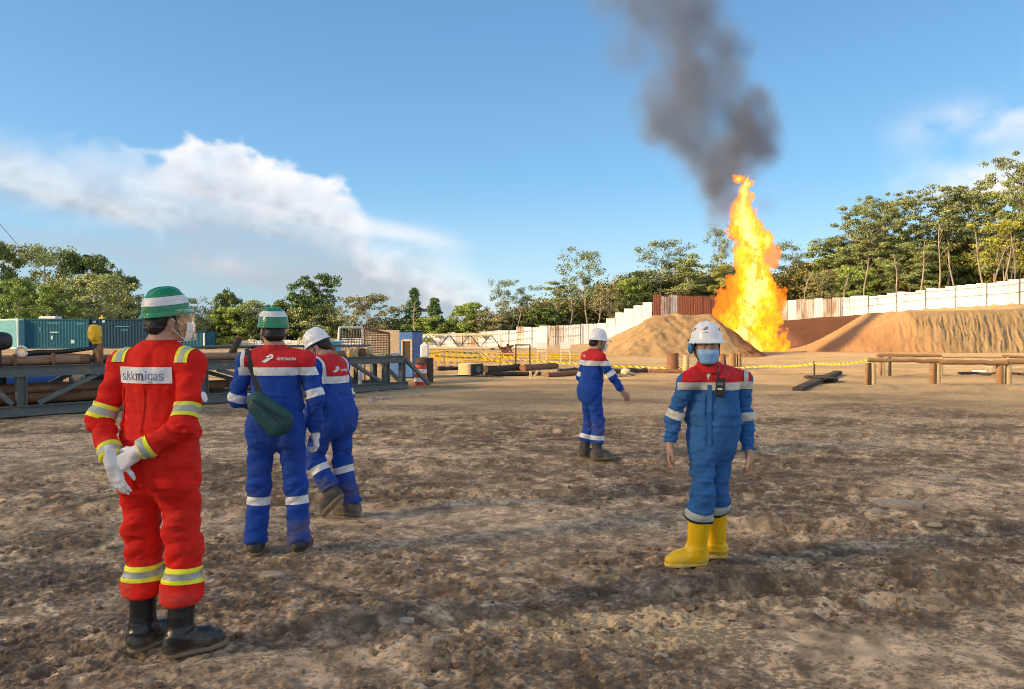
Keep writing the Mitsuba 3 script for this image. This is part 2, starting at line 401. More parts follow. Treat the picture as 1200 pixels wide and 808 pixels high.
# long right bank with erosion rills
def right_bank(X, Y):
    L = sstep(25.5, 32.0, X)
    toe = 53.2 + 2.5 * (1 - L) + 0.6 * (n2(X, Y * 0, 0.2, 51, 2) - 0.5)
    s = np.clip((Y - toe) / 6.2, -0.2, 1.15)
    s = np.where(s < 0, s, 1 - (1 - np.clip(s, 0, 1)) ** 1.15)
    topz = (3.35 + 0.022 * (X - 33)) * np.clip((X - 25.3) / 5.2, -0.1, 1)
    face = sstep(0.02, 0.2, s) * sstep(1.05, 0.8, s)
    w = (X - 4) / (Y + 4) * 58 + 0.5 * (n2(X, Y, 0.5, 52, 2) - 0.5)
    rill = np.abs(n2(w, Y, 1.9, 53, 4, 0.16) - 0.5) * 2
    rill2 = np.abs(n2(w, Y, 4.4, 54, 3, 0.5) - 0.5) * 2
    clod = n2(X, Y, 2.6, 55, 3) - 0.5
    back = sstep(66, 74, Y)
    return topz * s * (1 - back) - 0.25 - 0.85 * np.clip(0.42 - rill, 0, 1) * 0.40 * (0.2 + 1.6 * n2(X, Y, 0.45, 59, 2)) * face * L - 0.30 * np.clip(0.5 - rill2, 0, 1) * face * (0.3 + 0.7 * L) + 0.13 * clod * sstep(0, 0.1, s) + 0.07 * (n2(X, Y, 6.0, 60, 2) - 0.5) * sstep(0, 0.1, s)
X, Y, Z, c = mound('earth_bank', 21.5, 66, 50, 76, 620, 210, right_bank, (0.41, 0.285, 0.15), 57)
pink = (1 - sstep(27, 33, X + 1.5 * (n2(X, Y, 0.5, 58, 3) - 0.5)))[..., None]
c = c * (1 - pink) + c * np.array([1.05, 0.86, 0.82]) * pink
structure('earth_bank', grid_mesh(X, Y, Z), 'sand', True, color=np.clip(c, 0.02, 0.8).reshape(-1, 3))

# low windrows of turned soil in front of the wooden rail
rng = np.random.default_rng(5)


def clod_mesh(xy, smin, smax, flat=0.65, seed=1, sub=1):
    """Angular lumps, one per row of xy, half sunk in the ground."""
    r = np.random.default_rng(seed)
    base = trimesh.creation.icosphere(subdivisions=sub)
    bv, n = np.array(base.vertices), len(xy)
    s = smin * (smax / smin) ** (r.random(n) ** 2.0)
    v = bv[None] * (0.40 + 1.15 * meshkit.fbm(bv[None] * 2.0 + (np.arange(n) * 3.7)[:, None, None] * np.array([1, 0.7, 0.3]), 3, 4))[..., None]
    v = v * np.stack([r.uniform(0.8, 1.35, n), r.uniform(0.8, 1.2, n), flat * r.uniform(0.7, 1.2, n)], 1)[:, None] * s[:, None, None]
    a = r.uniform(0, 6.28, n)
    c, q = np.cos(a)[:, None], np.sin(a)[:, None]
    z = ground_h(xy[:, 0], xy[:, 1]) + mud_h(xy[:, 0], xy[:, 1])[0]
    v = np.stack([c * v[..., 0] - q * v[..., 1] + xy[:, :1], q * v[..., 0] + c * v[..., 1] + xy[:, 1:], v[..., 2] + (z + 0.03 * s)[:, None]], -1)
    return trimesh.Trimesh(v.reshape(-1, 3), (np.array(base.faces)[None] + (np.arange(n) * len(bv))[:, None, None]).reshape(-1, 3), process=False)


r = np.random.default_rng(3)
yy = 2.6 * (16 / 2.6) ** r.random(60000); xx = r.uniform(-0.85, 0.85, 60000) * yy
pick = r.random(60000) < 0.012 + 0.95 * mud_h(xx, yy)[1]
NC = 5500
cxy = np.stack([xx, yy], 1)[pick][:NC]
cm = clod_mesh(cxy, 0.006, 0.034, 0.7, 3)
cc = np.repeat(np.random.default_rng(2).uniform(0.5, 1.25, len(cxy)), len(cm.vertices) // len(cxy))[:, None] * np.array([0.30, 0.205, 0.13])
solid('mud_clods', 'small lumps of churned mud strewn over the ground', 'mud', cm, 'ground_mud', False, kind='stuff', color=cc)

# single pale stones lying in the mud
STONES = [(1040, 588, 0.10, 'pale angular stone on the right, leftmost of the stony patch'), (1062, 592, 0.13, 'long flat pale stone in the stony patch to the right of the yellow boots'),
          (1028, 600, 0.07, 'small pale stone just in front of the leftmost stone of the patch'), (1098, 616, 0.05, 'small stone below the stony patch at the right'),
          (280, 621, 0.085, 'flat buff stone just left of the feet of the man with the shoulder bag'), (318, 672, 0.07, 'buff stone in front of the feet of the man with the shoulder bag'),
          (776, 763, 0.03, 'tiny white stone at the near edge of the yellow sand patch'), (1112, 558, 0.09, 'pale stone at the far right among muddy ridges'),
          (908, 574, 0.075, 'pale stone right of the man in yellow boots'), (476, 727, 0.035, 'small round stone in the mud at the bottom centre left')]
base = trimesh.creation.icosphere(subdivisions=3)
mat('pale_stone', proc(lambda p, n, uv: mix((0.26, 0.20, 0.14), (0.42, 0.35, 0.27), fbm(p.x * 25, p.y * 25, p.z * 25))), 0.9)
for i, (px, py, s, lab) in enumerate(STONES):
    g = at(px, py, 5.0)
    d = 5.0 * EYE / (EYE - g[2])
    x, y = (px - CX) / FPX * d, d
    pts = base.vertices
    v = pts * (0.7 + 0.6 * meshkit.fbm(pts * 1.1 + i * 5, 3, i))[:, None]
    v = np.sign(v) * np.abs(v) ** 0.85 * np.array([1.25, 0.8, 0.45]) * s
    solid('stone', lab, 'stone', trimesh.Trimesh(v + np.array([x, y, gz(x, y) + 0.12 * s]), base.faces, process=False), 'pale_stone', 35)

# ------------------------------------------------------------------ corrugated fence, every sheet a part
def sheet(w, h, ribs=5, depth=0.035):
    n = ribs * 2 + 1
    xs = np.linspace(0, w, n)
    ys = np.where(np.arange(n) % 2, -depth, 0.0)
    v = np.vstack([np.stack([xs, ys, 0 * xs], 1), np.stack([xs, ys, 0 * xs + h], 1)])
    a = np.arange(n - 1)
    f = np.vstack([np.stack([a, a + 1, a + 1 + n], 1), np.stack([a, a + 1 + n, a + n], 1)])
    v = np.vstack([v, v + [0, 0.004, 0]])
    return trimesh.Trimesh(v, np.vstack([f, f[:, ::-1] + 2 * n]), process=False)


def fence(label, pts, heights, mats, step=0.95, posts=True, seed=0, kinds=None):
    """pts: polyline of (x, y, base z). One panel per sheet, butted, uneven at the top."""
    r = np.random.default_rng(seed)
    k = thing('corrugated_fence', label, 'fence')
    pts = np.array(pts, float)
    L = np.concatenate([[0], np.cumsum(np.linalg.norm(np.diff(pts[:, :2], axis=0), axis=1))])
    n = max(2, int(L[-1] / step))
    s = np.linspace(0, L[-1], n + 1)
    P = np.stack([np.interp(s, L, pts[:, i]) for i in range(3)], 1)
    Hh = np.interp(s, L, heights)
    pm, rm = [], []
    for i in range(n):
        a, b = P[i], P[i + 1]
        w = np.linalg.norm((b - a)[:2])
        ux = np.array([(b - a)[0] / w, (b - a)[1] / w, 0])
        h = (Hh[i] + Hh[i + 1]) / 2 + r.uniform(-0.12, 0.12)
        bz = min(a[2], b[2]) - 0.25
        m = sheet(w * 0.992, h + 0.25)
        R = np.stack([ux, np.array([-ux[1], ux[0], 0]), [0, 0, 1]], 1)
        tilt = r.normal(0, 0.012)
        v = m.vertices.copy(); v[:, 1] += tilt * v[:, 2]; v[:, 0] += r.normal(0, 0.006) * v[:, 2]
        m.vertices = v @ R.T + np.array([a[0], a[1], bz])
        part(k, 'panel', m, mats[int(r.random() * len(mats))] if kinds is None else kinds(i / n))
        if posts and i % 3 == 0:
            nn = R[:, 1]
            q = a - nn * 0.12
            part(k, 'post', beam(q + [0, 0, -0.3], q + [0, 0, h + 0.02], 0.05, 0.05, (0, 1, 0)), 'dark_steel')
            if i + 3 <= n:
                e = P[i + 3]
                for zz in (0.45, 0.82):
                    part(k, 'rail', beam(q + [0, 0, zz * h], e - nn * 0.12 + [0, 0, zz * np.interp(s[i + 3], L, heights)], 0.03, 0.03), 'dark_steel')
    return k


R_ = lambda i: (RX[i], RY[i], RZ[i])
P_ = lambda x, Y, z: (at(x, 400, Y)[0], Y, z)
fence('low white corrugated fence behind the pipe rack, left of the wire cage', [P_(150, 101, -2.2), R_(1), R_(2), P_(490, 95, -1.3)], [2.35, 2.4, 2.4, 2.4], ['white_sheet'], seed=1)
fence('greyish white corrugated fence in the centre behind the yellow tape, before the steps', [P_(490, 95, -1.3), R_(4), P_(594, 92, -0.85), P_(602, 91.5, -0.5), R_(5), R_(6)], [2.35, 2.4, 2.4, 2.4, 2.35, 2.4], ['white_sheet', 'white_sheet', 'weathered_sheet'], seed=2)
fence('bright white corrugated fence climbing in steps up to the left of the flare', [R_(6), P_(730, 89, 1.5), P_(764, 88, 2.7)], [2.4, 2.5, 2.6], ['white_sheet'], seed=3, posts=False)
fence('tall rusty brown corrugated fence behind the sand heap, left of the flame', [R_(7), R_(8), P_(868, 91, 2.7)], [2.55, 2.75, 2.7], None, seed=4, posts=False,
      kinds=lambda t: 'rusty_sheet' if t < 0.06 or t > 0.19 else 'weathered_sheet')
fence('stained whitish corrugated fence on the pit wall just right of the flame', [P_(869, 91, 2.72), R_(9), P_(985, 90.5, 3.3)], [2.4, 2.35, 2.1], ['weathered_sheet', 'white_sheet'], seed=5, posts=False)
fence('clean white corrugated fence along the top of the right bank', [P_(985.5, 90.4, 3.3), R_(10), R_(11), R_(12), P_(1290, 76.5, 4.8)], [2.1, 2.1, 2.05, 2.4, 2.5], ['white_sheet'], seed=6)

# ------------------------------------------------------------------ trees
def grow(seed, H=10.0, W=5.0, bare=0.35, limbs=16, shape='round', sub=4, cl=0.75, nleaf=46, leaf=0.24, flat=0.6, col=(0.06, 0.09, 0.02), trunks=1, lean=0.03):
    """(wood mesh, crown mesh, colours) of one tree, its foot at the origin."""
    r = np.random.default_rng(seed)
    wood, C = [], []
    for tr in range(trunks):
        off = r.normal(0, 0.12 * W * (trunks > 1), 2)
        zs = np.linspace(0, 1, 9)
        bend = r.normal(0, lean * H, 2)
        wob = np.cumsum(r.normal(0, 0.008 * H, (9, 2)), 0)
        tp = np.stack([off[0] * zs ** 0.6 + bend[0] * zs ** 2 + wob[:, 0] * (zs > 0), off[1] * zs ** 0.6 + bend[1] * zs ** 2 + wob[:, 1] * (zs > 0), H * 0.94 * zs - 0.3 * (zs == 0)], 1)
        rad = 0.014 * H * (1 - 0.82 * zs) / trunks ** 0.4
        rad[0] *= 1.35
        wood.append(tube(tp, rad, 7))
        for i in range(max(3, limbs // trunks)):
            t = bare + (1 - bare) * (i + r.random()) / (limbs // trunks)
            t = min(t, 0.985)
            f = (t - bare) / (1 - bare)
            if shape == 'round': reach = 0.5 * W * math.sqrt(max(0.05, 1 - (2 * f - 0.95) ** 2 * 0.88))
            elif shape == 'cone': reach = 0.5 * W * (1.05 - 0.88 * f)
            elif shape == 'umbrella': reach = 0.5 * W * (0.45 + 0.55 * math.sin(min(1, f * 1.1) * 2.2))
            else: reach = 0.5 * W * (0.35 + 0.65 * r.random())
            reach *= r.uniform(0.72, 1.15)
            a = i * 2.4 + r.uniform(-0.5, 0.5)
            o = np.array([np.interp(t, zs, tp[:, j]) for j in range(3)])
            up = {'round': 0.35, 'cone': 0.12, 'umbrella': 0.30, 'sparse': 0.55}[shape] * reach * r.uniform(0.5, 1.4)
            d = np.array([math.cos(a) * reach, math.sin(a) * reach, up])
            ts = np.linspace(0, 1, 5)[:, None]
            lp = o + d * ts + np.array([0, 0, 0.18 * reach]) * np.sin(ts * 3.1) * r.uniform(-0.3, 0.8) + r.normal(0, 0.03 * reach, (5, 3)) * ts
            lr = max(0.012, np.interp(t, zs, rad) * 0.55)
            wood.append(tube(lp, np.linspace(lr, 0.012, 5), 5, False))
            C.append((lp[-1], 1.0))
            for j in range(sub):
                u = r.uniform(0.35, 0.95)
                b = lp[0] * (1 - u) + lp[-1] * u
                e = b + np.array([r.normal(0, 0.30), r.normal(0, 0.30), r.uniform(-0.1, 0.38)]) * reach
                wood.append(tube(np.stack([b, (b + e) / 2 + r.normal(0, 0.05 * reach, 3), e]), [lr * 0.45, lr * 0.3, 0.009], 4, False))
                C.append((e, r.uniform(0.6, 1.0)))
    P, N, S, tone = [], [], [], []
    for c, s in C:
        n = int(1.9 * nleaf * s * r.uniform(0.55, 1.35))
        q = r.normal(0, 1, (n, 3)); q /= np.linalg.norm(q, axis=1, keepdims=True)
        q *= (r.random((n, 1)) ** 0.45) * cl * s * r.uniform(0.8, 1.25)
        q[:, 2] *= flat
        P.append(c + q)
        nn = q / (np.linalg.norm(q, axis=1, keepdims=True) + 1e-6) * 0.6 + r.normal(0, 0.75, (n, 3)) + [0, 0, 0.45]
        N.append(nn); S.append(r.uniform(0.65, 1.3, n) * leaf * 1.02)
        tone.append(np.repeat(r.uniform(0.68, 1.35), n) * r.uniform(0.75, 1.25, n))
    P, N, S, tone = np.vstack(P), np.vstack(N), np.concatenate(S), np.concatenate(tone)
    N /= np.linalg.norm(N, axis=1, keepdims=True)
    A = np.cross(N, r.normal(0, 1, N.shape)); A /= np.linalg.norm(A, axis=1, keepdims=True)
    B = np.cross(N, A)
    A, B = A * (S * 0.72)[:, None], B * (S * 0.36)[:, None]
    v = np.stack([P - A, P + B + N * 0.05 * S[:, None], P + A, P - B + N * 0.05 * S[:, None]], 1).reshape(-1, 3)
    k = np.arange(len(P)) * 4
    f = np.vstack([np.stack([k, k + 1, k + 2], 1), np.stack([k, k + 2, k + 3], 1)])
    hue = r.normal(0, 0.10, (len(P), 1))
    c = np.clip(1.38 * np.array(col) * [0.88, 1.04, 1.02] * tone[:, None] * (1 + hue * np.array([1, 0.2, -0.6])), 0.004, 0.6)
    return cat(wood), trimesh.Trimesh(v, f, process=False), np.repeat(c, 4, 0)


KINDS = {
    'dense': dict(H=10, W=8.0, bare=0.22, limbs=22, shape='round', sub=5, cl=0.95, nleaf=58, leaf=0.27, col=(0.120, 0.142, 0.040)),
    'bright': dict(H=10, W=7.5, bare=0.15, limbs=22, shape='round', sub=5, cl=0.95, nleaf=54, leaf=0.26, col=(0.215, 0.245, 0.060)),
    'pale': dict(H=10, W=7.5, bare=0.20, limbs=22, shape='round', sub=5, cl=0.95, nleaf=34, leaf=0.22, col=(0.285, 0.275, 0.115)),
    'dark': dict(H=10, W=8.0, bare=0.45, limbs=18, shape='umbrella', sub=5, cl=0.95, nleaf=58, leaf=0.26, col=(0.080, 0.120, 0.040), flat=0.45),
    'cone': dict(H=10, W=3.8, bare=0.24, limbs=26, shape='cone', sub=3, cl=0.62, nleaf=46, leaf=0.22, col=(0.085, 0.130, 0.050)),
    'sparse': dict(H=10, W=5.0, bare=0.38, limbs=16, shape='sparse', sub=4, cl=0.70, nleaf=34, leaf=0.155, col=(0.180, 0.195, 0.110), flat=0.7),
    'slim': dict(H=10, W=4.2, bare=0.22, limbs=20, shape='sparse', sub=5, cl=0.72, nleaf=52, leaf=0.155, col=(0.215, 0.220, 0.090), flat=0.5, lean=0.05),
    'flat': dict(H=10, W=6.0, bare=0.46, limbs=19, shape='umbrella', sub=6, cl=0.75, nleaf=60, leaf=0.15, col=(0.185, 0.185, 0.080), flat=0.38, lean=0.05),
    'twig': dict(H=10, W=8.5, bare=0.12, limbs=26, shape='round', sub=5, cl=0.8, nleaf=30, leaf=0.22, col=(0.240, 0.200, 0.100), trunks=3),
    'yellow': dict(H=10, W=6.5, bare=0.36, limbs=18, shape='round', sub=5, cl=0.75, nleaf=44, leaf=0.18, col=(0.300, 0.260, 0.055), trunks=3, flat=0.5),
    'grove': dict(H=10, W=8.0, bare=0.06, limbs=24, shape='round', sub=5, cl=1.15, nleaf=11, leaf=0.23, col=(0.09, 0.11, 0.03)),
    'bush': dict(H=10, W=13, bare=0.05, limbs=20, shape='round', sub=5, cl=1.6, nleaf=52, leaf=0.42, col=(0.13, 0.15, 0.045), trunks=3),
}
PROTO = {}


def proto(kind, v):
    if (kind, v) not in PROTO:
        w, c, col = grow(sum(map(ord, kind)) * 10 + v, **KINDS[kind])
        PROTO[kind, v] = (mikit.ply(w, 'bark', smooth=True), mikit.ply(c, 'leaf', color=col))
    return PROTO[kind, v]


NT = [0]
def tree(kind, x, top, Y, wpx, label, group=None, name='tree', z0=None, xyz=None, H=None, W=None):
    """A tree whose trunk stands at pixel column x and depth Y, reaching up to pixel row top."""
    NT[0] += 1
    v = NT[0] % 3
    if xyz is None:
        if x > 245: Y = max(Y, float(np.interp(at(x, 400, Y)[0], RX, RY)) + 2.0)
        X = at(x, 400, Y)[0]
        z = float(ground_h(X, Y)) if z0 is None else z0
        H = at(x, top, Y)[2] - z
        W = wpx * Y / FPX
    else:
        X, Y, z = xyz
    k = thing(name, label, 'bush' if kind == 'bush' else 'tree', group)
    wd, cr = proto(kind, v)
    q = KINDS[kind]
    M = T().translate([X, Y, z]).rotate([0, 0, 1], NT[0] * 77.0 % 360).scale([W / q['W'], W / q['W'], H / q['H']])
    scene[f'{k}__trunk'] = {**wd, 'to_world': M}
    scene[f'{k}__crown'] = {**cr, 'to_world': M}
    return k


TREES = [
    # left woods
    ('dense', -6, 284, 76, 46, 'dark broadleaf tree cut off by the left edge of the picture'),
    ('pale', 48, 292, 82, 78, 'tall grey green tree, the highest on the left, behind the teal container'),
    ('bright', 22, 328, 72, 44, 'bright green tree low at the left behind the teal container end'),
    ('bright', 66, 335, 72, 40, 'small yellowish green tree in front of the tall grey green one'),
    ('dense', 104, 300, 84, 62, 'dense dark green tree just right of the tallest left tree'),
    ('pale', 116, 322, 74, 82, 'pale airy tree with fine twigs behind the two blue containers'),
    ('dense', 148, 324, 88, 36, 'dark tree leaning out right behind the pale airy tree'),
    ('slim', 186, 352, 88, 40, 'low green tree mostly hidden behind the red man helmet'),
    ('sparse', 232, 352, 86, 40, 'thin tree with one pale bare trunk right of the red man head'),
    ('dense', 266, 344, 98, 34, 'small round dark tree on the skyline between the two green helmets'),
    ('bright', 268, 360, 88, 62, 'yellow green bushy tree left of the second green helmet'),
    ('pale', 302, 354, 94, 44, 'olive tree on the skyline directly behind the second green helmet'),
    ('dense', 330, 353, 96, 40, 'dull green tree just right of the second green helmet'),
    ('dark', 371, 334, 92, 60, 'dark green spreading tree with a flat top above the white helmet looking down'),
    ('pale', 374, 357, 86, 62, 'light green tree in front of the dark flat topped tree'),
    ('twig', 432, 347, 90, 74, 'wide olive brown tree of many bare twigs above the wire cage'),
    ('cone', 484, 334, 96, 27, 'tall narrow dark tree, the taller of the pair right of the blue cabin'),
    ('cone', 511, 346, 96, 27, 'shorter narrow dark tree of the pair right of the blue cabin'),
    ('bright', 546, 356, 92, 44, 'rounded bright green tree above the lattice boom'),
    ('bright', 504, 372, 90, 50, 'low green tree under the pair of narrow trees'),
    # centre
    ('sparse', 590, 331, 98, 34, 'pale thin leaved tree left of centre, taller of two see-through trees'),
    ('sparse', 617, 338, 100, 30, 'pale thin leaved tree left of centre, shorter of two see-through trees'),
    ('twig', 580, 366, 92, 46, 'low dry olive shrub tree at the left end of the centre fence'),
    ('dense', 640, 362, 96, 52, 'rounded green tree behind the middle of the centre fence'),
    ('slim', 664, 330, 104, 40, 'slender green tree left of the tall dark open one in the centre'),
    ('sparse', 687, 298, 100, 52, 'dark open crowned tree, the tallest above the walking man'),
    ('twig', 716, 335, 96, 42, 'tree of bare grey twigs right behind the stepped white fence'),
    ('bright', 735, 327, 98, 36, 'mid green tree above the stepped white fence'),
    ('sparse', 772, 286, 102, 62, 'tall pale silvery tree left of the flame, above the rusty fence'),
    ('dense', 752, 320, 104, 34, 'dark green tree in front of the tall silvery one'),
    ('slim', 806, 300, 100, 46, 'greyish slender tree between the silvery tree and the flame'),
    ('sparse', 845, 272, 100, 34, 'dark scattered leaved tree touching the left side of the flame'),
    ('yellow', 846, 311, 98, 30, 'yellow green tree close to the left side of the flame'),
    ('slim', 824, 322, 102, 36, 'small tree low behind the rusty fence beside the flame'),
    ('twig', 780, 338, 99, 50, 'bare twiggy tree low behind the rusty fence'),
    # right woods
    ('sparse', 928, 288, 104, 44, 'pale open tree just right of the flame'),
    ('slim', 960, 278, 102, 46, 'slender tree in the dip of the skyline right of the flame'),
    ('slim', 990, 284, 100, 40, 'short green tree left of the dark flat topped ones on the right'),
    ('flat', 1018, 242, 98, 62, 'tree with dark tiered crown, first tall one right of the flame'),
    ('flat', 1040, 236, 102, 44, 'thin tall tree with its crown tip bent right, right of the tiered one'),
    ('bright', 1004, 312, 96, 44, 'bright green low tree behind the left end of the clean white fence'),
    ('slim', 1064, 268, 98, 44, 'slim tree in the gap between the two tall groups on the right'),
    ('flat', 1106, 222, 96, 86, 'tall tree with a broad flat dark crown and straight pale trunk'),
    ('flat', 1130, 232, 100, 60, 'second flat crowned tree close right of the broad one'),
    ('slim', 1085, 288, 93, 44, 'lower tree under the left side of the broad flat crown'),
    ('slim', 1148, 262, 96, 44, 'yellowish slim tree under the right side of the flat crowns'),
    ('yellow', 1180, 258, 88, 70, 'yellow green tree with several pale stems near the right edge'),
    ('slim', 1166, 224, 92, 46, 'tall thin tree rising left of the one cut by the right edge'),
    ('flat', 1203, 190, 88, 62, 'tallest tree on the right, cut off by the right edge'),
    ('slim', 1042, 300, 95, 36, 'young tree with a pale stem left of the broad flat crowned tree'),
    ('dense', 1120, 300, 97, 50, 'dense green tree low behind the white fence under the flat crowns'),
    ('twig', 968, 318, 98, 44, 'twiggy tree low behind the stained fence right of the flame'),
    ('slim', 1010, 268, 106, 44, 'green tree half hidden behind the dark tiered crown'),
    ('flat', 1240, 212, 90, 70, 'tree just outside the right edge, its branches reaching in'),
]
for a in TREES: tree(*a)


def thicket(name, label, rows, seed, n, size, col):
    """Undergrowth that reads as one mass: leaf tufts and stems."""
    r = np.random.default_rng(seed)
    P, S = [], []
    for i in range(n):
        t = r.random()
        x = np.interp(t, np.linspace(0, 1, len(rows)), [q[0] for q in rows]); Y = np.interp(t, np.linspace(0, 1, len(rows)), [q[2] for q in rows]) + abs(r.normal(0, 5))
        hpx = np.interp(t, np.linspace(0, 1, len(rows)), [q[1] for q in rows])
        X = at(x, 400, Y)[0]
        Y = max(Y, np.interp(X, RX, RY) + 1.6) if x > 245 else Y
        X = at(x, 400, Y)[0]; z0 = float(ground_h(X, Y))
        hh = (at(x, hpx, Y)[2] - z0) * (0.55 + 0.6 * meshkit.noise(np.array([X * 0.33, Y * 0.33, 1.0]), seed))
        P.append([X, Y, z0 + hh * r.random() ** 0.75]); S.append(size * r.uniform(0.6, 1.3))
    P, S = np.array(P), np.array(S)
    m = 14
    Q = np.repeat(P, m, 0) + r.normal(0, 1, (n * m, 3)) * np.repeat(S, m)[:, None] * [1, 1, 0.7]
    N = r.normal(0, 1, Q.shape) + [0, 0, 0.5]; N /= np.linalg.norm(N, axis=1, keepdims=True)
    A = np.cross(N, r.normal(0, 1, N.shape)); A /= np.linalg.norm(A, axis=1, keepdims=True)
    B = np.cross(N, A)
    s = r.uniform(0.13, 0.26, len(Q))[:, None]
    v = np.stack([Q - A * s, Q + B * s * 0.5, Q + A * s, Q - B * s * 0.5], 1).reshape(-1, 3)
    k = np.arange(len(Q)) * 4
    f = np.vstack([np.stack([k, k + 1, k + 2], 1), np.stack([k, k + 2, k + 3], 1)])
    tone = np.repeat(0.6 + 0.9 * meshkit.fbm(P * 0.5, 3, seed), m) * r.uniform(0.7, 1.3, n * m)
    c = np.clip(np.array(col) * tone[:, None] * (1 + r.normal(0, 0.12, (n * m, 1)) * np.array([1, 0, -0.5])), 0.004, 0.5)
    solid(name, label, 'undergrowth', trimesh.Trimesh(v, f, process=False), 'leaf', kind='stuff', color=np.repeat(c, 4, 0))


thicket('undergrowth', 'mass of green bushes filling the woods behind the left containers and white fence', [(-60, 345, 88), (60, 350, 90), (160, 362, 94), (230, 372, 98), (330, 374, 102), (420, 376, 102), (500, 380, 100), (570, 382, 98)], 71, 6500, 0.62, (0.20, 0.225, 0.065))
thicket('undergrowth', 'olive thicket of shrubs and saplings behind the centre fence up to the flame', [(560, 378, 96), (620, 354, 98), (680, 338, 102), (740, 322, 104), (800, 316, 104), (860, 314, 102), (920, 330, 102)], 72, 6000, 0.55, (0.24, 0.235, 0.08))
thicket('undergrowth', 'brownish green thicket behind the white fence on the right bank', [(900, 318, 102), (960, 306, 102), (1020, 292, 100), (1080, 284, 98), (1140, 276, 96), (1200, 266, 92), (1270, 256, 90)], 73, 8000, 0.6, (0.26, 0.235, 0.07))

# saplings: single thin pale stems in front of the right woods
r = np.random.default_rng(9)
STEMS = [(1012, 300, 1.5), (1052, 296, -2), (1078, 282, 2), (1100, 262, 0), (1118, 290, -3), (1152, 270, -4), (1163, 282, 5), (1176, 276, 3), (1190, 272, -2), (988, 318, 2), (940, 322, 3), (700, 340, 2), (655, 352, -2), (668, 350, 1), (728, 348, -3), (606, 358, 2), (486, 352, 0)]
ORD = ['first', 'second', 'third', 'fourth', 'fifth', 'sixth', 'seventh', 'eighth', 'ninth', 'tenth', 'eleventh']
right = sorted([s for s in STEMS if s[0] > 900]); left = sorted([s for s in STEMS if s[0] < 900])
for side, word in ((right, 'right of the flame'), (left, 'left of the flame')):
    for i, (x, top, ln) in enumerate(side):
        Y = float(np.interp(x, [480, 700, 900, 1000, 1200], [92, 94, 95, 93, 84])) + r.uniform(0, 1.5)
        X = at(x, 400, Y)[0]; z = float(ground_h(X, Y)); ztop = at(x, top, Y)[2]
        zs = np.linspace(0, 1, 8)
        p = np.stack([X + ln * 0.28 * zs ** 1.5 + 0.12 * np.sin(zs * 7 + i), Y + 0 * zs, z - 0.2 + (ztop - z) * zs], 1)
        k = thing('sapling', f'thin pale bare stem, {ORD[i]} from the left among those {word}', 'sapling')
        part(k, 'trunk', tube(p, np.linspace(0.13, 0.05, 8), 6), 'bark', True)
        tw = []
        for j in range(7):
            t = r.uniform(0.45, 1.0); o = np.array([np.interp(t, zs, p[:, q]) for q in range(3)])
            tw.append(tube(np.stack([o, o + np.array([r.normal(0, 0.6), r.normal(0, 0.4), r.uniform(0.4, 1.3)])]), [0.045, 0.015], 4, False))
        part(k, 'branch', cat(tw), 'bark', True, kind='stuff')

# grove on the left, outside the picture, that throws its shade over the foreground
for x, y, h, w in [(-35, 8.0, 14, 9), (-37, 4, 18.5, 9.5), (-36, -0.5, 21, 10), (-38, -5, 21.5, 10), (-36, -9.5, 21, 10), (-38, -14, 20, 10.5), (-36, -19, 20, 10.5), (-38, -24, 20, 10.5)]:
    tree('grove', 0, 0, 0, 0, 'tall dense tree of the grove left of the camera, outside the picture', group='grove left of the camera', xyz=(x, y, 0.0), H=h, W=w)

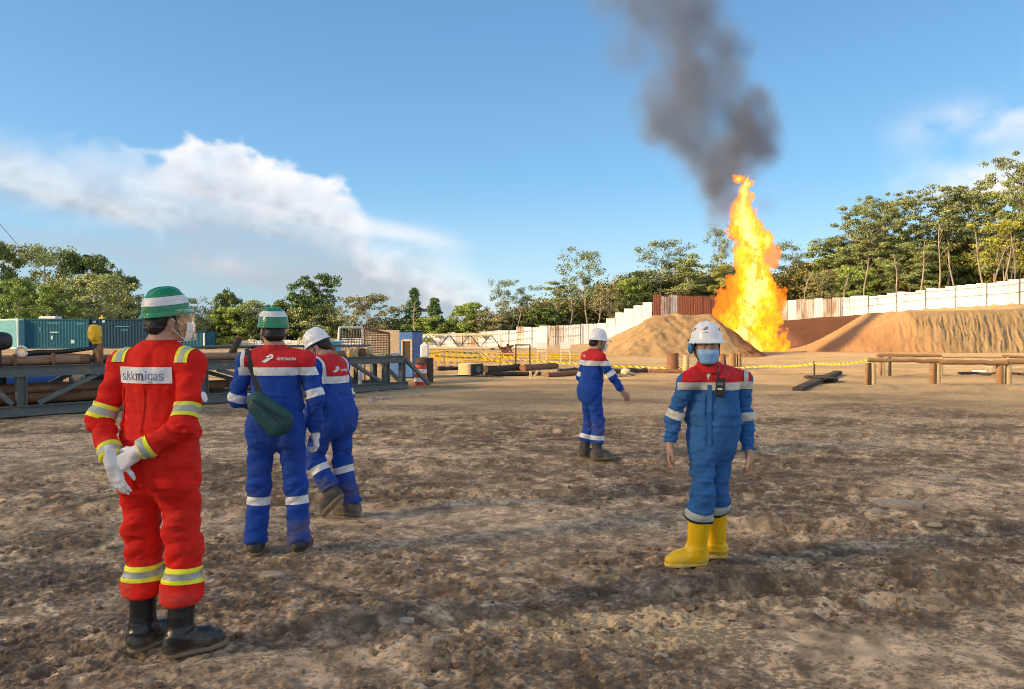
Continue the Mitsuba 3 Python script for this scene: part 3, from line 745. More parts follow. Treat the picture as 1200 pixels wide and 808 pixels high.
# ------------------------------------------------------------------ flare and smoke
def flame_field():
    h = 0.095
    lo = np.array([13.4, 56.6, -1.2]); n = np.array([106, 72, 182])
    ax = [lo[i] + h * np.arange(n[i]) for i in range(3)]
    X, Y, Z = np.meshgrid(*ax, indexing='ij')
    ypx = [415, 410, 395, 375, 358, 340, 320, 300, 285, 272, 255, 240, 225, 213]
    lft = [848, 845, 840, 840, 850, 858, 860, 862, 860, 852, 861, 864, 869, 873]
    rgt = [910, 914, 917, 918, 916, 910, 905, 902, 903, 898, 888, 886, 884, 879]
    zz = np.array([at(880, y, 60)[2] for y in ypx])
    xc = np.array([at((a + b) / 2, 400, 60)[0] for a, b in zip(lft, rgt)]); w = np.array([(b - a) / 2 * 60 / FPX for a, b in zip(lft, rgt)])
    o = np.argsort(zz)
    c, rr = np.interp(Z, zz[o], xc[o]), np.interp(Z, zz[o], w[o])
    rr = np.where(Z > zz.max(), rr * np.clip(1 - (Z - zz.max()) / 0.9, -1, 1), rr)
    rr = np.where(Z < -0.4, rr * np.clip(1 + (Z + 0.4) / 0.6, -1, 1), rr)
    def nz(f, s, oct=3, dz=0.55): return meshkit.fbm(np.stack([X * f, Y * f, Z * f * dz - 40], -1), oct, s) - 0.5
    wx = nz(0.35, 81, 2, 0.8) * 1.5; wy = nz(0.35, 82, 2, 0.8) * 1.5
    rad = np.sqrt((X + wx - c) ** 2 + ((Y + wy - 60) * 1.15) ** 2)
    rr = rr * 0.74
    d = rad / np.maximum(rr, 0.05) - 1.0
    d = np.where(rr <= 0.02, 1.0, d) + 1.0 * nz(0.85, 83, 3, 0.5) + 1.15 * nz(1.9, 88, 4, 0.42) + 0.95 * nz(4.0, 89, 2, 0.45)
    d = d + 0.5 * np.abs(nz(2.9, 84, 2, 0.7)) - 0.03
    # loose tongues at the tip and the dark orange lobe on the left
    for (px, py, rw, rh) in ((866, 210, 0.50, 0.36), (878, 216, 0.42, 0.30), (872, 224, 0.30, 0.5), (884, 228, 0.2, 0.4)):
        q = at(px, py, 60)
        dd = np.sqrt(((X + wx * 0.5 - q[0]) / rw) ** 2 + ((Y - 60) / rw) ** 2 + ((Z - q[2]) / rh) ** 2) - 1 + 1.6 * nz(1.6, 86, 3, 0.8)
        d = np.minimum(d, dd + 0.02)
    lobe = np.full(d.shape, 5.0)
    for (px, py, rw, rh) in ((852, 352, 0.95, 1.15), (842, 368, 0.6, 0.7), (858, 336, 0.6, 0.8), (903, 300, 0.6, 0.9), (912, 350, 0.5, 1.1)):
        q = at(px, py, 60.6)
        lobe = np.minimum(lobe, np.sqrt(((X + wx * 0.5 - q[0]) / rw) ** 2 + ((Y - 60.4) / rw) ** 2 + ((Z - q[2]) / rh) ** 2) - 1 + 1.3 * nz(1.2, 87, 3, 0.7) + 1.0 * nz(3.4, 90, 2, 0.5))
    ends = np.minimum.reduce([X - lo[0], ax[0][-1] - X, Y - lo[1], ax[1][-1] - Y, Z - lo[2], ax[2][-1] - Z])
    d, lobe = np.where(ends < 0.12, 1.0, d), np.where(ends < 0.12, 1.0, lobe)
    return d, lobe, lo, h


d, lobe, lo, h = flame_field()
fl = thing('flare_flame', 'tall yellow and orange gas flame rising from the flare pit', 'fire')
def glow(name, color, opacity):
    scene[name] = {'type': 'mask', 'opacity': opacity, 'bsdf': {'type': 'diffuse', 'reflectance': rgb(0.02, 0.02, 0.02)}}
    return {'emitter': {'type': 'area', 'radiance': rgb(*color)}}
FLAME = [('outer_flame', [0.03, -0.04, -0.11], (0.75, 0.14, 0.006), 0.22), ('inner_flame', [-0.20, -0.30, -0.40, -0.50, -0.60], (0.50, 0.22, 0.002), 0.16), ('flame_core', [-0.64, -0.73, -0.84, -0.96, -1.08], (0.6, 0.64, 0.42), 0.16)]
FS = 1.25 / 2 ** exposure
for nm, levels, col, op in FLAME:
    e = glow(nm + '_glow', [q * FS for q in col], op)
    part(fl, nm, cat([surface_nets(d - l, lo, h) for l in levels]), nm + '_glow', True, kind='stuff', **e)
e = glow('ember_glow', [q * FS for q in (0.55, 0.115, 0.006)], 0.28)
part(fl, 'side_flame', cat([surface_nets(lobe - l, lo, h) for l in (-0.02, -0.2, -0.38)]), 'ember_glow', True, kind='stuff', **e)

mat('flare_pipe_steel', (0.16, 0.10, 0.07), 0.8)
solid('flare_pipe', 'dark pipe lying along the ground to the foot of the flame', 'pipe', tube([at(868, 416, 57), at(905, 416, 56), at(945, 414, 55.5)], 0.16, 10), 'flare_pipe_steel', True)

# smoke: a sooty plume leaning up and to the left
def smoke():
    lo, hi = np.array([3.0, 53.0, 6.0]), np.array([24.0, 69.0, 47.0])
    n = (84, 60, 156)
    ax = [np.linspace(lo[i], hi[i], n[i]) for i in range(3)]
    X, Y, Z = np.meshgrid(*ax, indexing='ij')
    D = np.zeros(n)
    w1 = (meshkit.fbm(np.stack([X, Y, Z], -1) * 0.28, 4, 91) - 0.5) * 3.6
    w2 = (meshkit.fbm(np.stack([X, Y, Z], -1) * 0.28, 4, 92) - 0.5) * 3.6
    w3 = (meshkit.fbm(np.stack([X, Y, Z], -1) * 0.28, 4, 93) - 0.5) * 3.0
    for (px, py, rp, s, dy) in [(885, 150, 31, 1.15, 0), (852, 186, 38, 0.8, 0), (822, 192, 26, 0.5, 0.5), (815, 140, 46, 0.6, 1), (864, 146, 28, 0.9, 0.5), (880, 128, 24, 0.7, 0.5), (893, 172, 24, 1.0, 0.5), (866, 172, 16, 1.1, 0), (838, 132, 34, 0.75, 1), (800, 128, 42, 0.85, 1.5), (775, 108, 30, 0.55, 2), (850, 100, 28, 0.60, 1), (815, 92, 40, 0.80, 2), (805, 55, 42, 0.75, 2.5),
                                (830, 62, 38, 0.6, 2.5), (795, 20, 46, 0.65, 3), (760, 0, 48, 0.50, 3.5), (815, 8, 34, 0.45, 3.5), (735, 60, 34, 0.25, 3), (745, -40, 55, 0.45, 4), (800, -35, 50, 0.4, 4), (715, -5, 34, 0.22, 4), (812, 165, 30, 0.9, 1), (842, 186, 27, 0.95, 0.5), (838, 215, 22, 0.8, 0),
                                (852, 205, 24, 0.8, 0), (852, 238, 22, 0.55, 0), (845, 262, 16, 0.35, 0), (890, 240, 14, 0.16, 0), (778, 148, 24, 0.6, 1.5), (868, 60, 18, 0.2, 2), (755, 130, 22, 0.16, 2)]:
        q = at(px, py, 60 + dy); rr = rp * 1.14 * 60 / FPX
        g = np.sqrt((X + w1 * 0.55 - q[0]) ** 2 + (Y + w2 * 0.55 - q[1]) ** 2 + (Z + w3 * 0.55 - q[2]) ** 2) / rr
        D = np.maximum(D, s / rr * 2.1 * sstep(1.30, 0.15, g))
    st = meshkit.fbm(np.stack([(X + 0.35 * Z + w1 * 0.4) * 0.75, (Y + w2 * 0.4) * 0.6, Z * 0.33], -1), 5, 94)
    D *= np.clip(0.30 + 2.4 * (st - 0.30), 0.0, 1.8)
    for i in range(3):
        e = np.minimum(np.arange(n[i]), n[i] - 1 - np.arange(n[i])) / 5.0
        D *= np.clip(e, 0, 1).reshape([-1 if j == i else 1 for j in range(3)])
    g = np.ascontiguousarray(D.transpose(2, 1, 0)[..., None].astype(np.float32))
    c, s = (lo + hi) / 2, (hi - lo) / 2
    scene['smoke_medium'] = {'type': 'heterogeneous', 'albedo': {'type': 'constvolume', 'value': mi.ScalarColor3f(0.30, 0.35, 0.46)},
                             'sigma_t': {'type': 'gridvolume', 'grid': mi.VolumeGrid(g), 'use_grid_bbox': False, 'filter_type': 'trilinear', 'to_world': T().translate(lo.tolist()).scale((hi - lo).tolist())},
                             'scale': 1.25}
    labels['smoke_plume'] = {'label': 'dark grey sooty plume drifting up and left from the flame', 'category': 'smoke', 'kind': 'stuff'}
    scene['smoke_plume'] = {'type': 'cube', 'to_world': T().translate(c.tolist()).scale(s.tolist()), 'bsdf': {'type': 'null'}, 'interior': {'type': 'ref', 'id': 'smoke_medium'}}
smoke()
# ------------------------------------------------------------------ people
def cloth_bump(p, n, uv):
    a = fbm(p.x * 9 + p.z * 7, p.y * 9 - p.z * 5, p.z * 19)
    b = fbm(p.x * 45, p.y * 45 + 3, p.z * 60)
    return 0.011 * dr.abs(2 * a - 1) + 0.0022 * dr.abs(2 * b - 1)


def cloth(name, c, rough=0.85, dirt=(0.16, 0.12, 0.09), amt=0.5):
    c, dirt = list(c), list(dirt)
    def fn(p, n, uv):
        w = fbm(p.x * 9, p.y * 9, p.z * 7)
        weave = noise(p.x * 420, p.y * 420, p.z * 420)
        d = smoothstep(0.42, 0.75, fbm(p.x * 6, p.y * 6, p.z * 5 + 3)) * (0.14 + 1.0 * smoothstep(0.62, 0.10, p.z)) * amt
        return mix(mi.Color3f(c) * (0.78 + 0.36 * w) * (0.93 + 0.14 * weave), dirt, d)
    scene[name] = {'type': 'twosided', 'bsdf': {'type': 'bumpmap', 'scale': 1.0, 'tex': proc(cloth_bump, 0.004), 'inner': {'type': 'principled', 'base_color': proc(fn), 'roughness': rough, 'sheen': 0.25, 'specular': 0.25}}}
    return name


cloth('red_cloth', (0.66, 0.014, 0.008))
cloth('blue_cloth', (0.012, 0.060, 0.330))
cloth('faded_blue_cloth', (0.028, 0.125, 0.340))
cloth('yoke_red_cloth', (0.56, 0.022, 0.028))
def tape_fn(c, e):
    def fn(p, n, uv):
        return mix(mi.Color3f(c) * (0.86 + 0.2 * fbm(p.x * 30, p.y * 30, p.z * 30)), (0.22, 0.19, 0.16), e * smoothstep(0.5, 0.8, fbm(p.x * 12, p.y * 12, p.z * 12)))
    return fn
mat('silver_tape', proc(tape_fn([0.66, 0.67, 0.68], 0.5)), 0.45, sheen=0.2)
mat('grey_tape', proc(tape_fn([0.40, 0.43, 0.40], 0.5)), 0.5)
mat('pale_tape', proc(tape_fn([0.58, 0.55, 0.47], 0.5)), 0.5)
mat('lime_tape', proc(tape_fn([0.80, 0.78, 0.03], 0.3)), 0.6)
mat('skin', proc(lambda p, n, uv: mix((0.36, 0.205, 0.135), (0.46, 0.275, 0.19), fbm(p.x * 22, p.y * 22, p.z * 22))), 0.5, specular=0.35)
mat('hair_black', (0.012, 0.011, 0.011), 0.55)
mat('white_glove', proc(tape_fn([0.70, 0.70, 0.72], 0.5)), 0.85)
def muddy(c, z0, z1, mud=(0.20, 0.155, 0.11)):
    def fn(p, n, uv):
        k = smoothstep(z1, z0, p.z + 0.10 * (fbm(p.x * 16, p.y * 16, p.z * 16) - 0.5)) * (0.45 + 0.55 * smoothstep(0.35, 0.6, fbm(p.x * 30, p.y * 30, p.z * 30)))
        return mix(c, mud, k)
    return fn
mat('black_rubber', proc(muddy([0.014, 0.014, 0.016], -0.02, 0.07)), 0.32)
mat('black_leather', proc(muddy([0.022, 0.021, 0.021], -0.02, 0.07)), 0.5)
mat('grey_boot', proc(muddy([0.060, 0.057, 0.054], 0.0, 0.14)), 0.75)
mat('yellow_rubber', proc(muddy([0.80, 0.47, 0.004], -0.03, 0.10, (0.55, 0.42, 0.20))), 0.42)
mat('sole_rubber', (0.20, 0.16, 0.11), 0.9)
mat('green_helmet_shell', (0.010, 0.205, 0.085), 0.28, clearcoat=0.4)
mat('white_helmet_shell', (0.78, 0.78, 0.78), 0.3, clearcoat=0.4)
mat('black_plastic', (0.018, 0.018, 0.02), 0.4)
mat('mask_white', (0.74, 0.77, 0.80), 0.8)
mat('mask_blue', proc(lambda p, n, uv: mix((0.22, 0.44, 0.78), (0.28, 0.52, 0.84), fbm(p.x * 60, p.y * 60, p.z * 60))), 0.85)
mat('eye_white', (0.34, 0.29, 0.26), 0.3)
mat('eye_dark', (0.02, 0.012, 0.008), 0.2)
mat('teal_bag_cloth', proc(lambda p, n, uv: mix((0.004, 0.042, 0.046), (0.008, 0.070, 0.074), fbm(p.x * 40, p.y * 40, p.z * 40))), 0.65)
mat('dark_strap', (0.016, 0.022, 0.026), 0.8)
mat('print_white', (0.72, 0.72, 0.72), 0.7)
mat('print_grey', (0.20, 0.25, 0.36), 0.7)
mat('print_darkgrey', (0.12, 0.12, 0.17), 0.7)
mat('print_red', (0.50, 0.03, 0.04), 0.6)
mat('print_navy', (0.03, 0.04, 0.10), 0.6)
mat('skin_undershirt', (0.55, 0.50, 0.46), 0.9)
mat('denim_pad', (0.05, 0.18, 0.36), 0.5)
scene['visor_clear'] = {'type': 'thindielectric', 'int_ior': 1.5}


class Fld:
    """A signed-distance field on a grid, filled primitive by primitive, each only near itself."""

    def __init__(s, lo, hi, h):
        s.lo, s.h = np.asarray(lo, float), h
        s.n = np.ceil((np.asarray(hi, float) - s.lo) / h).astype(int) + 1
        s.ax = [s.lo[i] + h * np.arange(s.n[i]) for i in range(3)]
        s.d = np.full(s.n, 0.25, np.float32)

    def new(s):
        o = object.__new__(Fld); o.lo, o.h, o.n, o.ax = s.lo, s.h, s.n, s.ax
        o.d = np.full(s.n, 0.25, np.float32)
        return o

    def _blk(s, lo, hi):
        i0 = np.clip(np.floor((np.asarray(lo) - s.lo) / s.h).astype(int), 0, s.n); i1 = np.clip(np.ceil((np.asarray(hi) - s.lo) / s.h).astype(int) + 1, 0, s.n)
        sl = tuple(slice(a, b) for a, b in zip(i0, i1))
        P = np.stack(np.meshgrid(*[s.ax[k][sl[k]] for k in range(3)], indexing='ij'), -1)
        return sl, P

    def join(s, sl, q, k, sub=False):
        d = s.d[sl]
        if d.size == 0: return
        if sub:
            hh = np.clip(0.5 - 0.5 * (d + q) / k, 0, 1)
            s.d[sl] = d + (-q - d) * hh + k * hh * (1 - hh)
        else:
            hh = np.clip(0.5 + 0.5 * (d - q) / k, 0, 1)
            s.d[sl] = d + (q - d) * hh - k * hh * (1 - hh)

    def cap(s, a, b, ra, rb, k=0.02, flat=1.0, side=None, sub=False):
        """Tapered limb from a to b; flat squeezes it along 'side'."""
        a, b = np.asarray(a, float), np.asarray(b, float)
        m = max(ra, rb) * max(1, flat) + k + 2.5 * s.h + 0.02
        sl, P = s._blk(np.minimum(a, b) - m, np.maximum(a, b) + m)
        if P.size == 0: return
        u = b - a; L2 = max(u @ u, 1e-9)
        q = P - a
        t = np.clip(q @ u / L2, 0, 1)
        w = q - t[..., None] * u
        r = ra + (rb - ra) * t
        if flat != 1.0:
            sd = nrm(side)
            w = w + (w @ sd)[..., None] * sd * (1 / flat - 1)
            d = (np.linalg.norm(w, axis=-1) - r) * min(1, flat ** 0.5)
        else:
            d = np.linalg.norm(w, axis=-1) - r
        s.join(sl, d, k, sub)

    def ell(s, c, r, k=0.02, R=None, sub=False):
        c, r = np.asarray(c, float), np.asarray(r, float)
        m = r.max() + k + 2.5 * s.h + 0.02
        sl, P = s._blk(c - m, c + m)
        if P.size == 0: return
        q = P - c
        if R is not None: q = q @ R
        g = np.linalg.norm(q / r, axis=-1)
        d = (g - 1) * np.minimum(r.min() * 1.15, g * 0 + np.sqrt((r ** 2).mean()))
        s.join(sl, d, k, sub)

    def merge(s, o, k):
        hh = np.clip(0.5 + 0.5 * (s.d - o.d) / k, 0, 1)
        s.d = s.d + (o.d - s.d) * hh - k * hh * (1 - hh)

    def cut(s, o, n):
        """Keep the side towards -n of the plane through o."""
        n = nrm(n)
        q = (s.ax[0][:, None, None] - o[0]) * n[0] + (s.ax[1][None, :, None] - o[1]) * n[1] + (s.ax[2][None, None, :] - o[2]) * n[2]
        s.d = np.maximum(s.d, q.astype(np.float32))

    def mesh(s):
        d = s.d.astype(float)
        d[[0, -1]] = 0.2; d[:, [0, -1]] = 0.2; d[:, :, [0, -1]] = 0.2
        return surface_nets(d, s.lo, s.h)


def rot(yaw=0, pitch=0, roll=0):
    """Columns: right, forward, up; yaw to the left, pitch down, roll to the right (degrees)."""
    y, p, r = np.radians([yaw, pitch, roll])
    Rz = np.array([[math.cos(y), -math.sin(y), 0], [math.sin(y), math.cos(y), 0], [0, 0, 1]])
    Rx = np.array([[1, 0, 0], [0, math.cos(p), math.sin(p)], [0, -math.sin(p), math.cos(p)]])
    Ry = np.array([[math.cos(r), 0, math.sin(r)], [0, 1, 0], [-math.sin(r), 0, math.cos(r)]])
    return Rz @ Rx @ Ry


def hand(F, w, d, n, s, curl=0.5, sc=1.0, k=0.006, spread=0.06):
    """Palm and five fingers from the wrist w: d along the fingers, n out of the palm, s towards the thumb."""
    d, n, s = nrm(d), nrm(n), nrm(s)
    kn = []
    for i, (o, L) in enumerate(((0.027, 0.088), (0.009, 0.092), (-0.009, 0.088), (-0.026, 0.080))):
        b = w + (s * o * 0.75 + d * 0.012) * sc
        e = w + (s * o + d * L - n * 0.002) * sc
        F.cap(b, e, 0.0165 * sc, 0.0125 * sc, 0.014)
        kn.append(e)
    F.cap(w - d * 0.03 * sc, w + d * 0.02 * sc, 0.027 * sc, 0.026 * sc, 0.015, 0.72, n)
    for i, (L, c) in enumerate(((0.070, 0.9), (0.078, 1.0), (0.073, 1.1), (0.057, 1.2))):
        o, a = kn[i], 0.0
        sp = nrm(d + s * spread * (1.5 - i))
        for j, (fr, bend) in enumerate(((0.44, 0.55), (0.31, 0.85), (0.25, 0.6))):
            a += curl * c * bend
            e = o + (sp * math.cos(a) + n * math.sin(a)) * L * fr * sc
            F.cap(o, e, (0.0096 - 0.0009 * j) * sc, (0.0090 - 0.0010 * j) * sc, k)
            o = e
    t0 = w + (s * 0.022 + d * 0.022 + n * 0.006) * sc
    t1 = t0 + (s * 0.026 + d * 0.030 + n * 0.012) * sc
    t2 = t1 + (s * 0.008 + d * 0.030 + n * 0.008) * sc
    t3 = t2 + (d * 0.024 + n * 0.007 - s * 0.002) * sc
    F.cap(t0, t1, 0.017 * sc, 0.0125 * sc, 0.012); F.cap(t1, t2, 0.0118 * sc, 0.0105 * sc, k); F.cap(t2, t3, 0.0102 * sc, 0.0085 * sc, k)


def helmet_mesh(brim, H=0.130, rx=0.105, ry=0.117, ridges=True, off=0.0, lo=0.0, hi=1.0, na=96, nr=26):
    """Shell of a hard hat, its rim at z = 0, facing +y. brim(angle) = (width, drop); lo..hi picks a belt of the dome."""
    th = np.linspace(0, 2 * np.pi, na, endpoint=False)
    rings = []
    full = lo == 0 and hi == 1
    if full:
        w = np.array([brim(t)[0] for t in th]); dr_ = np.array([brim(t)[1] for t in th])
        for f, dz in ((1.0, -0.004), (1.0, 0.0), (0.6, 0.003), (0.18, 0.006)):
            rings.append(np.stack([np.sin(th) * (rx + w * f), np.cos(th) * (ry + w * f), -dr_ * f + dz + 0 * th], 1))
    for t in np.linspace(max(lo, 0.04), hi, nr if full else 8):
        a = t * np.pi / 2
        cr, cz = math.cos(a) ** 0.78, math.sin(a) ** 0.95
        x, y = np.sin(th) * rx * cr, np.cos(th) * ry * cr
        z = H * cz + 0 * x
        b = 0
        if ridges:
            env = sstep(0.50, 0.68, np.full_like(x, t)) * sstep(1.25, 0.6, np.abs(y) / ry)
            b = 0.0065 * np.exp(-(x / 0.013) ** 2) * env + 0.004 * (np.exp(-((np.abs(x) - 0.042) / 0.010) ** 2)) * env
        n = np.stack([x / rx ** 2, y / ry ** 2, z / H ** 2], 1); n /= np.linalg.norm(n, axis=1, keepdims=True) + 1e-9
        rings.append(np.stack([x, y, z], 1) + n * (np.asarray(b)[..., None] * np.ones((na, 1)) if np.ndim(b) else b) + n * off)
    def skin(rs, flip):
        m = len(rs); v = np.vstack(rs)
        i, j = np.meshgrid(np.arange(m - 1), np.arange(na), indexing='ij')
        q = np.stack([i * na + j, (i + 1) * na + j, (i + 1) * na + (j + 1) % na, i * na + (j + 1) % na], -1).reshape(-1, 4)
        f = np.vstack([q[:, [0, 1, 2]], q[:, [0, 2, 3]]])
        return trimesh.Trimesh(v, f if flip else f[:, ::-1], process=False)
    outer = skin(rings, False)
    if not full: return outer
    inner = skin([r * 0.975 + [0, 0, -0.004] for r in rings], True)
    return cat(outer, inner)


BONES = [('torso', 'neck', 'pelvis'), ('armR', 'shR', 'elR'), ('armL', 'shL', 'elL'), ('foreR', 'elR', 'wrR'), ('foreL', 'elL', 'wrL'), ('thighR', 'hipR', 'knR'), ('thighL', 'hipL', 'knL'), ('shinR', 'knR', 'anR'), ('shinL', 'knL', 'anL')]


def seg_t(v, a, b):
    u = b - a; L = np.linalg.norm(u)
    t = np.clip((v - a) @ u / L ** 2, 0, 1)
    return t, np.linalg.norm(v - a - t[:, None] * u, axis=1), L


def wrinkle(m, J, R, amp, seed, joints=('elR', 'elL', 'knR', 'knL', 'anR', 'anL', 'hipR', 'hipL', 'wrR', 'wrL')):
    """Folds of loose cloth: across the limbs, strongest at the joints; returns which bone each vertex follows."""
    v, n = np.array(m.vertices), np.array(m.vertex_normals)
    rad = {'torso': 0.20, 'armR': 0.075, 'armL': 0.075, 'foreR': 0.065, 'foreL': 0.065, 'thighR': 0.11, 'thighL': 0.11, 'shinR': 0.09, 'shinL': 0.09}
    D, disp = [], []
    joint_near = np.min([np.linalg.norm(v - J[j], axis=1) for j in joints], axis=0)
    env = (0.35 + 0.5 * meshkit.noise(v * 5 + seed, 5)) + 1.0 * np.exp(-(joint_near / 0.14) ** 2)
    for nm, a, b in BONES:
        t, d, L = seg_t(v, J[a], J[b])
        D.append(d / rad[nm])
        F = frame(J[b] - J[a], (0, 1, 0.2))
        q = (v - J[a]) @ F
        if nm == 'torso':
            x, y, z = (v - J['pelvis']) @ R[:, 0], (v - J['pelvis']) @ R[:, 1], v[:, 2]
            p = np.stack([x * 8 + z * 1.5, y * 5, z * 3.4 - np.abs(x) * 4], -1)
            p2 = np.stack([x * 5, y * 5, z * 17], -1)
            waist = np.exp(-((z - J['waist'][2]) / 0.10) ** 2)
            f = 1.2 * np.abs(2 * meshkit.noise(p + seed, seed) - 1) ** 0.85 + 0.4 * (1 - np.abs(2 * meshkit.noise(p * 2.1 + seed, seed + 7) - 1)) ** 1.5 + 0.75 * waist * (1 - np.abs(2 * meshkit.noise(p2 + seed, seed + 3) - 1)) ** 1.5
        else:
            along = q[:, 2]
            k = 13 if 'shin' in nm or 'thigh' in nm else 17
            p = np.stack([q[:, 0] * 6 + along * 7, q[:, 1] * 6 - along * 6, along * k * 0.62 + q[:, 0] * 6], -1)
            p2 = np.stack([q[:, 0] * 9, q[:, 1] * 9, along * k * 1.9], -1)
            f = 1.25 * np.abs(2 * meshkit.noise(p + seed * 1.7, seed) - 1) ** 0.8 + 0.5 * (1 - np.abs(2 * meshkit.noise(p2 + seed, seed + 5) - 1)) ** 2 - 0.1
        disp.append(f - 0.45)
    own = np.argmin(np.array(D), 0)
    w = np.exp(-((np.array(D) - np.min(D, 0)) / 0.25) ** 2)
    f = (np.array(disp) * w).sum(0) / w.sum(0)
    m.vertices = v + n * (amp * env * f)[:, None]
    return own


def band(m, own, bones, planes, off):
    """A strip of the garment's own surface, lifted by off and cut by planes (point, normal kept)."""
    names = [b[0] for b in BONES]
    idx = [names.index(b) for b in bones]
    keep = np.isin(own, idx)
    f = np.array(m.faces)[keep[np.array(m.faces)].all(1)]
    v = np.array(m.vertices) + np.array(m.vertex_normals) * off
    s = trimesh.Trimesh(v, f, process=False)
    s.remove_unreferenced_vertices()
    for o, n in planes:
        if len(s.faces) == 0: return s
        s = trimesh.intersections.slice_mesh_plane(s, nrm(n), np.asarray(o, float))
    return s


def decal(mesh2d, target, o, R, depth=0.005, back=True, lift=0.0065):
    """Lay a flat mesh (x right, y up) on the garment: o its origin, seen along -R[:,1] (from the front) or +R[:,1] (from behind)."""
    f = R[:, 1] if back else -R[:, 1]
    right = R[:, 0] if back else -R[:, 0]
    up = np.array([0, 0, 1.0])
    v = np.array(mesh2d.vertices)
    p = o + right * v[:, :1] + up * v[:, 1:2]
    src = p - f * 0.6
    loc, ri, ti = target.ray.intersects_location(src, np.tile(f, (len(src), 1)), multiple_hits=False)
    t = np.full(len(src), np.nan); t[ri] = (loc - src[ri]) @ f
    bad = np.isnan(t)
    if bad.all(): t[:] = 0.6
    elif bad.any(): t[bad] = np.nanmedian(t)
    out = src + f * (t - lift - v[:, 2])[:, None]
    return trimesh.Trimesh(out, mesh2d.faces if back else mesh2d.faces, process=False)


def quad2d(w, h, nx=14, ny=6, th=0.0):
    X, Y = np.meshgrid(np.linspace(-w / 2, w / 2, nx), np.linspace(-h / 2, h / 2, ny))
    return grid_mesh(X, Y, X * 0 + th)


def text2d(s, h, bold=False, width=None):
    t = meshkit.text_mesh(s, h, 0.0015, bold)
    lo, hi = t.bounds
    t.vertices = t.vertices - [(lo[0] + hi[0]) / 2, h / 2, 0]
    if width: t.vertices = t.vertices * [width / (hi[0] - lo[0]), 1, 1]
    return t


def boot(key, nm, bsdf, an, shaft_top, toe, up, r0, r1, size=1.0, sole='sole_rubber', h=0.006, shaft_cut=True):
    """Boot with its ankle joint at an; toe: unit direction of the foot; up: sole normal."""
    toe, up = nrm(toe), nrm(up)
    toe = nrm(toe - up * (toe @ up))
    sd = np.cross(toe, up)
    heel = an - up * 0.085 - toe * 0.035 * size
    pts = np.array([heel - toe * .06, heel + toe * .29 * size, shaft_top, an])
    F = Fld(pts.min(0) - 0.13, pts.max(0) + 0.13, h)
    ball, tip = heel + toe * 0.155 * size, heel + toe * 0.215 * size
    F.cap(heel + up * 0.045, ball + up * 0.040, 0.043, 0.050, 0.02)
    F.cap(ball + up * 0.038, tip + up * 0.034, 0.050, 0.040, 0.025)
    F.cap(an + up * 0.0, ball + up * 0.055, 0.052, 0.038, 0.045)
    F.cap(an, heel + up * 0.05, 0.054, 0.046, 0.03)
    F.cap(an, shaft_top + nrm(shaft_top - an) * 0.05, r0, r1, 0.03)
    F.cut(heel + up * 0.012, -up)
    F.cut(shaft_top, nrm(shaft_top - an))
    m = F.mesh()
    n = meshkit.fbm(m.vertices * 14 + 3, 3, 5) - 0.5
    cr = (1 - np.abs(2 * meshkit.noise(m.vertices * [9, 9, 26], 8) - 1)) ** 2
    env = np.exp(-(np.linalg.norm(m.vertices - an, axis=1) / 0.11) ** 2)
    m.vertices = m.vertices + m.vertex_normals * (0.006 * n + 0.007 * cr * env)[:, None]
    b = part(key, nm, m, bsdf, True)
    G = Fld(pts.min(0) - 0.13, pts.max(0) + 0.13, h)
    G.cap(heel + up * 0.012, ball + up * 0.012, 0.046, 0.054, 0.02); G.cap(ball + up * 0.012, tip + up * 0.012, 0.054, 0.044, 0.02)
    G.cut(heel + up * 0.020, up); G.cut(heel - up * 0.006, -up)
    part(b, 'sole', G.mesh(), sole, 30)
    return b


def head_build(F, c, R, neck, sc=1.0):
    def p(x, y, z): return c + R @ (np.array([x, y, z]) * sc)
    F.ell(p(0, -0.012, 0.032), np.array([0.077, 0.097, 0.090]) * sc, 0.02, R)
    F.cap(p(0, 0.030, 0.0), p(0, 0.038, -0.070), 0.064 * sc, 0.046 * sc, 0.03)
    F.ell(p(0, 0.064, -0.090), np.array([0.027, 0.024, 0.022]) * sc, 0.025, R)
    for s in (-1, 1):
        F.cap(p(s * 0.058, 0.0, -0.045), p(s * 0.030, 0.055, -0.088), 0.020 * sc, 0.018 * sc, 0.03)
        F.ell(p(s * 0.036, 0.066, -0.022), np.array([0.026, 0.024, 0.026]) * sc, 0.02, R)
        F.ell(p(s * 0.032, 0.104, 0.006), np.array([0.017, 0.016, 0.010]) * sc, 0.012, R, sub=True)
        F.ell(p(s * 0.031, 0.080, 0.006), np.array([0.013, 0.013, 0.011]) * sc, 0.006, R)
        F.ell(p(s * 0.079, -0.008, -0.012), np.array([0.010, 0.019, 0.032]) * sc, 0.008, R)
    F.cap(p(-0.036, 0.083, 0.024), p(0.036, 0.083, 0.024), 0.011 * sc, 0.011 * sc, 0.016)
    F.cap(p(0, 0.090, 0.004), p(0, 0.110, -0.032), 0.010 * sc, 0.015 * sc, 0.012)
    F.cap(p(-0.016, 0.098, -0.035), p(0.016, 0.098, -0.035), 0.010 * sc, 0.010 * sc, 0.01)
    F.cap(p(-0.02, 0.092, -0.062), p(0.02, 0.092, -0.062), 0.008 * sc, 0.008 * sc, 0.012)
    F.cap(p(0, -0.020, -0.05), neck, 0.057 * sc, 0.062 * sc, 0.03)


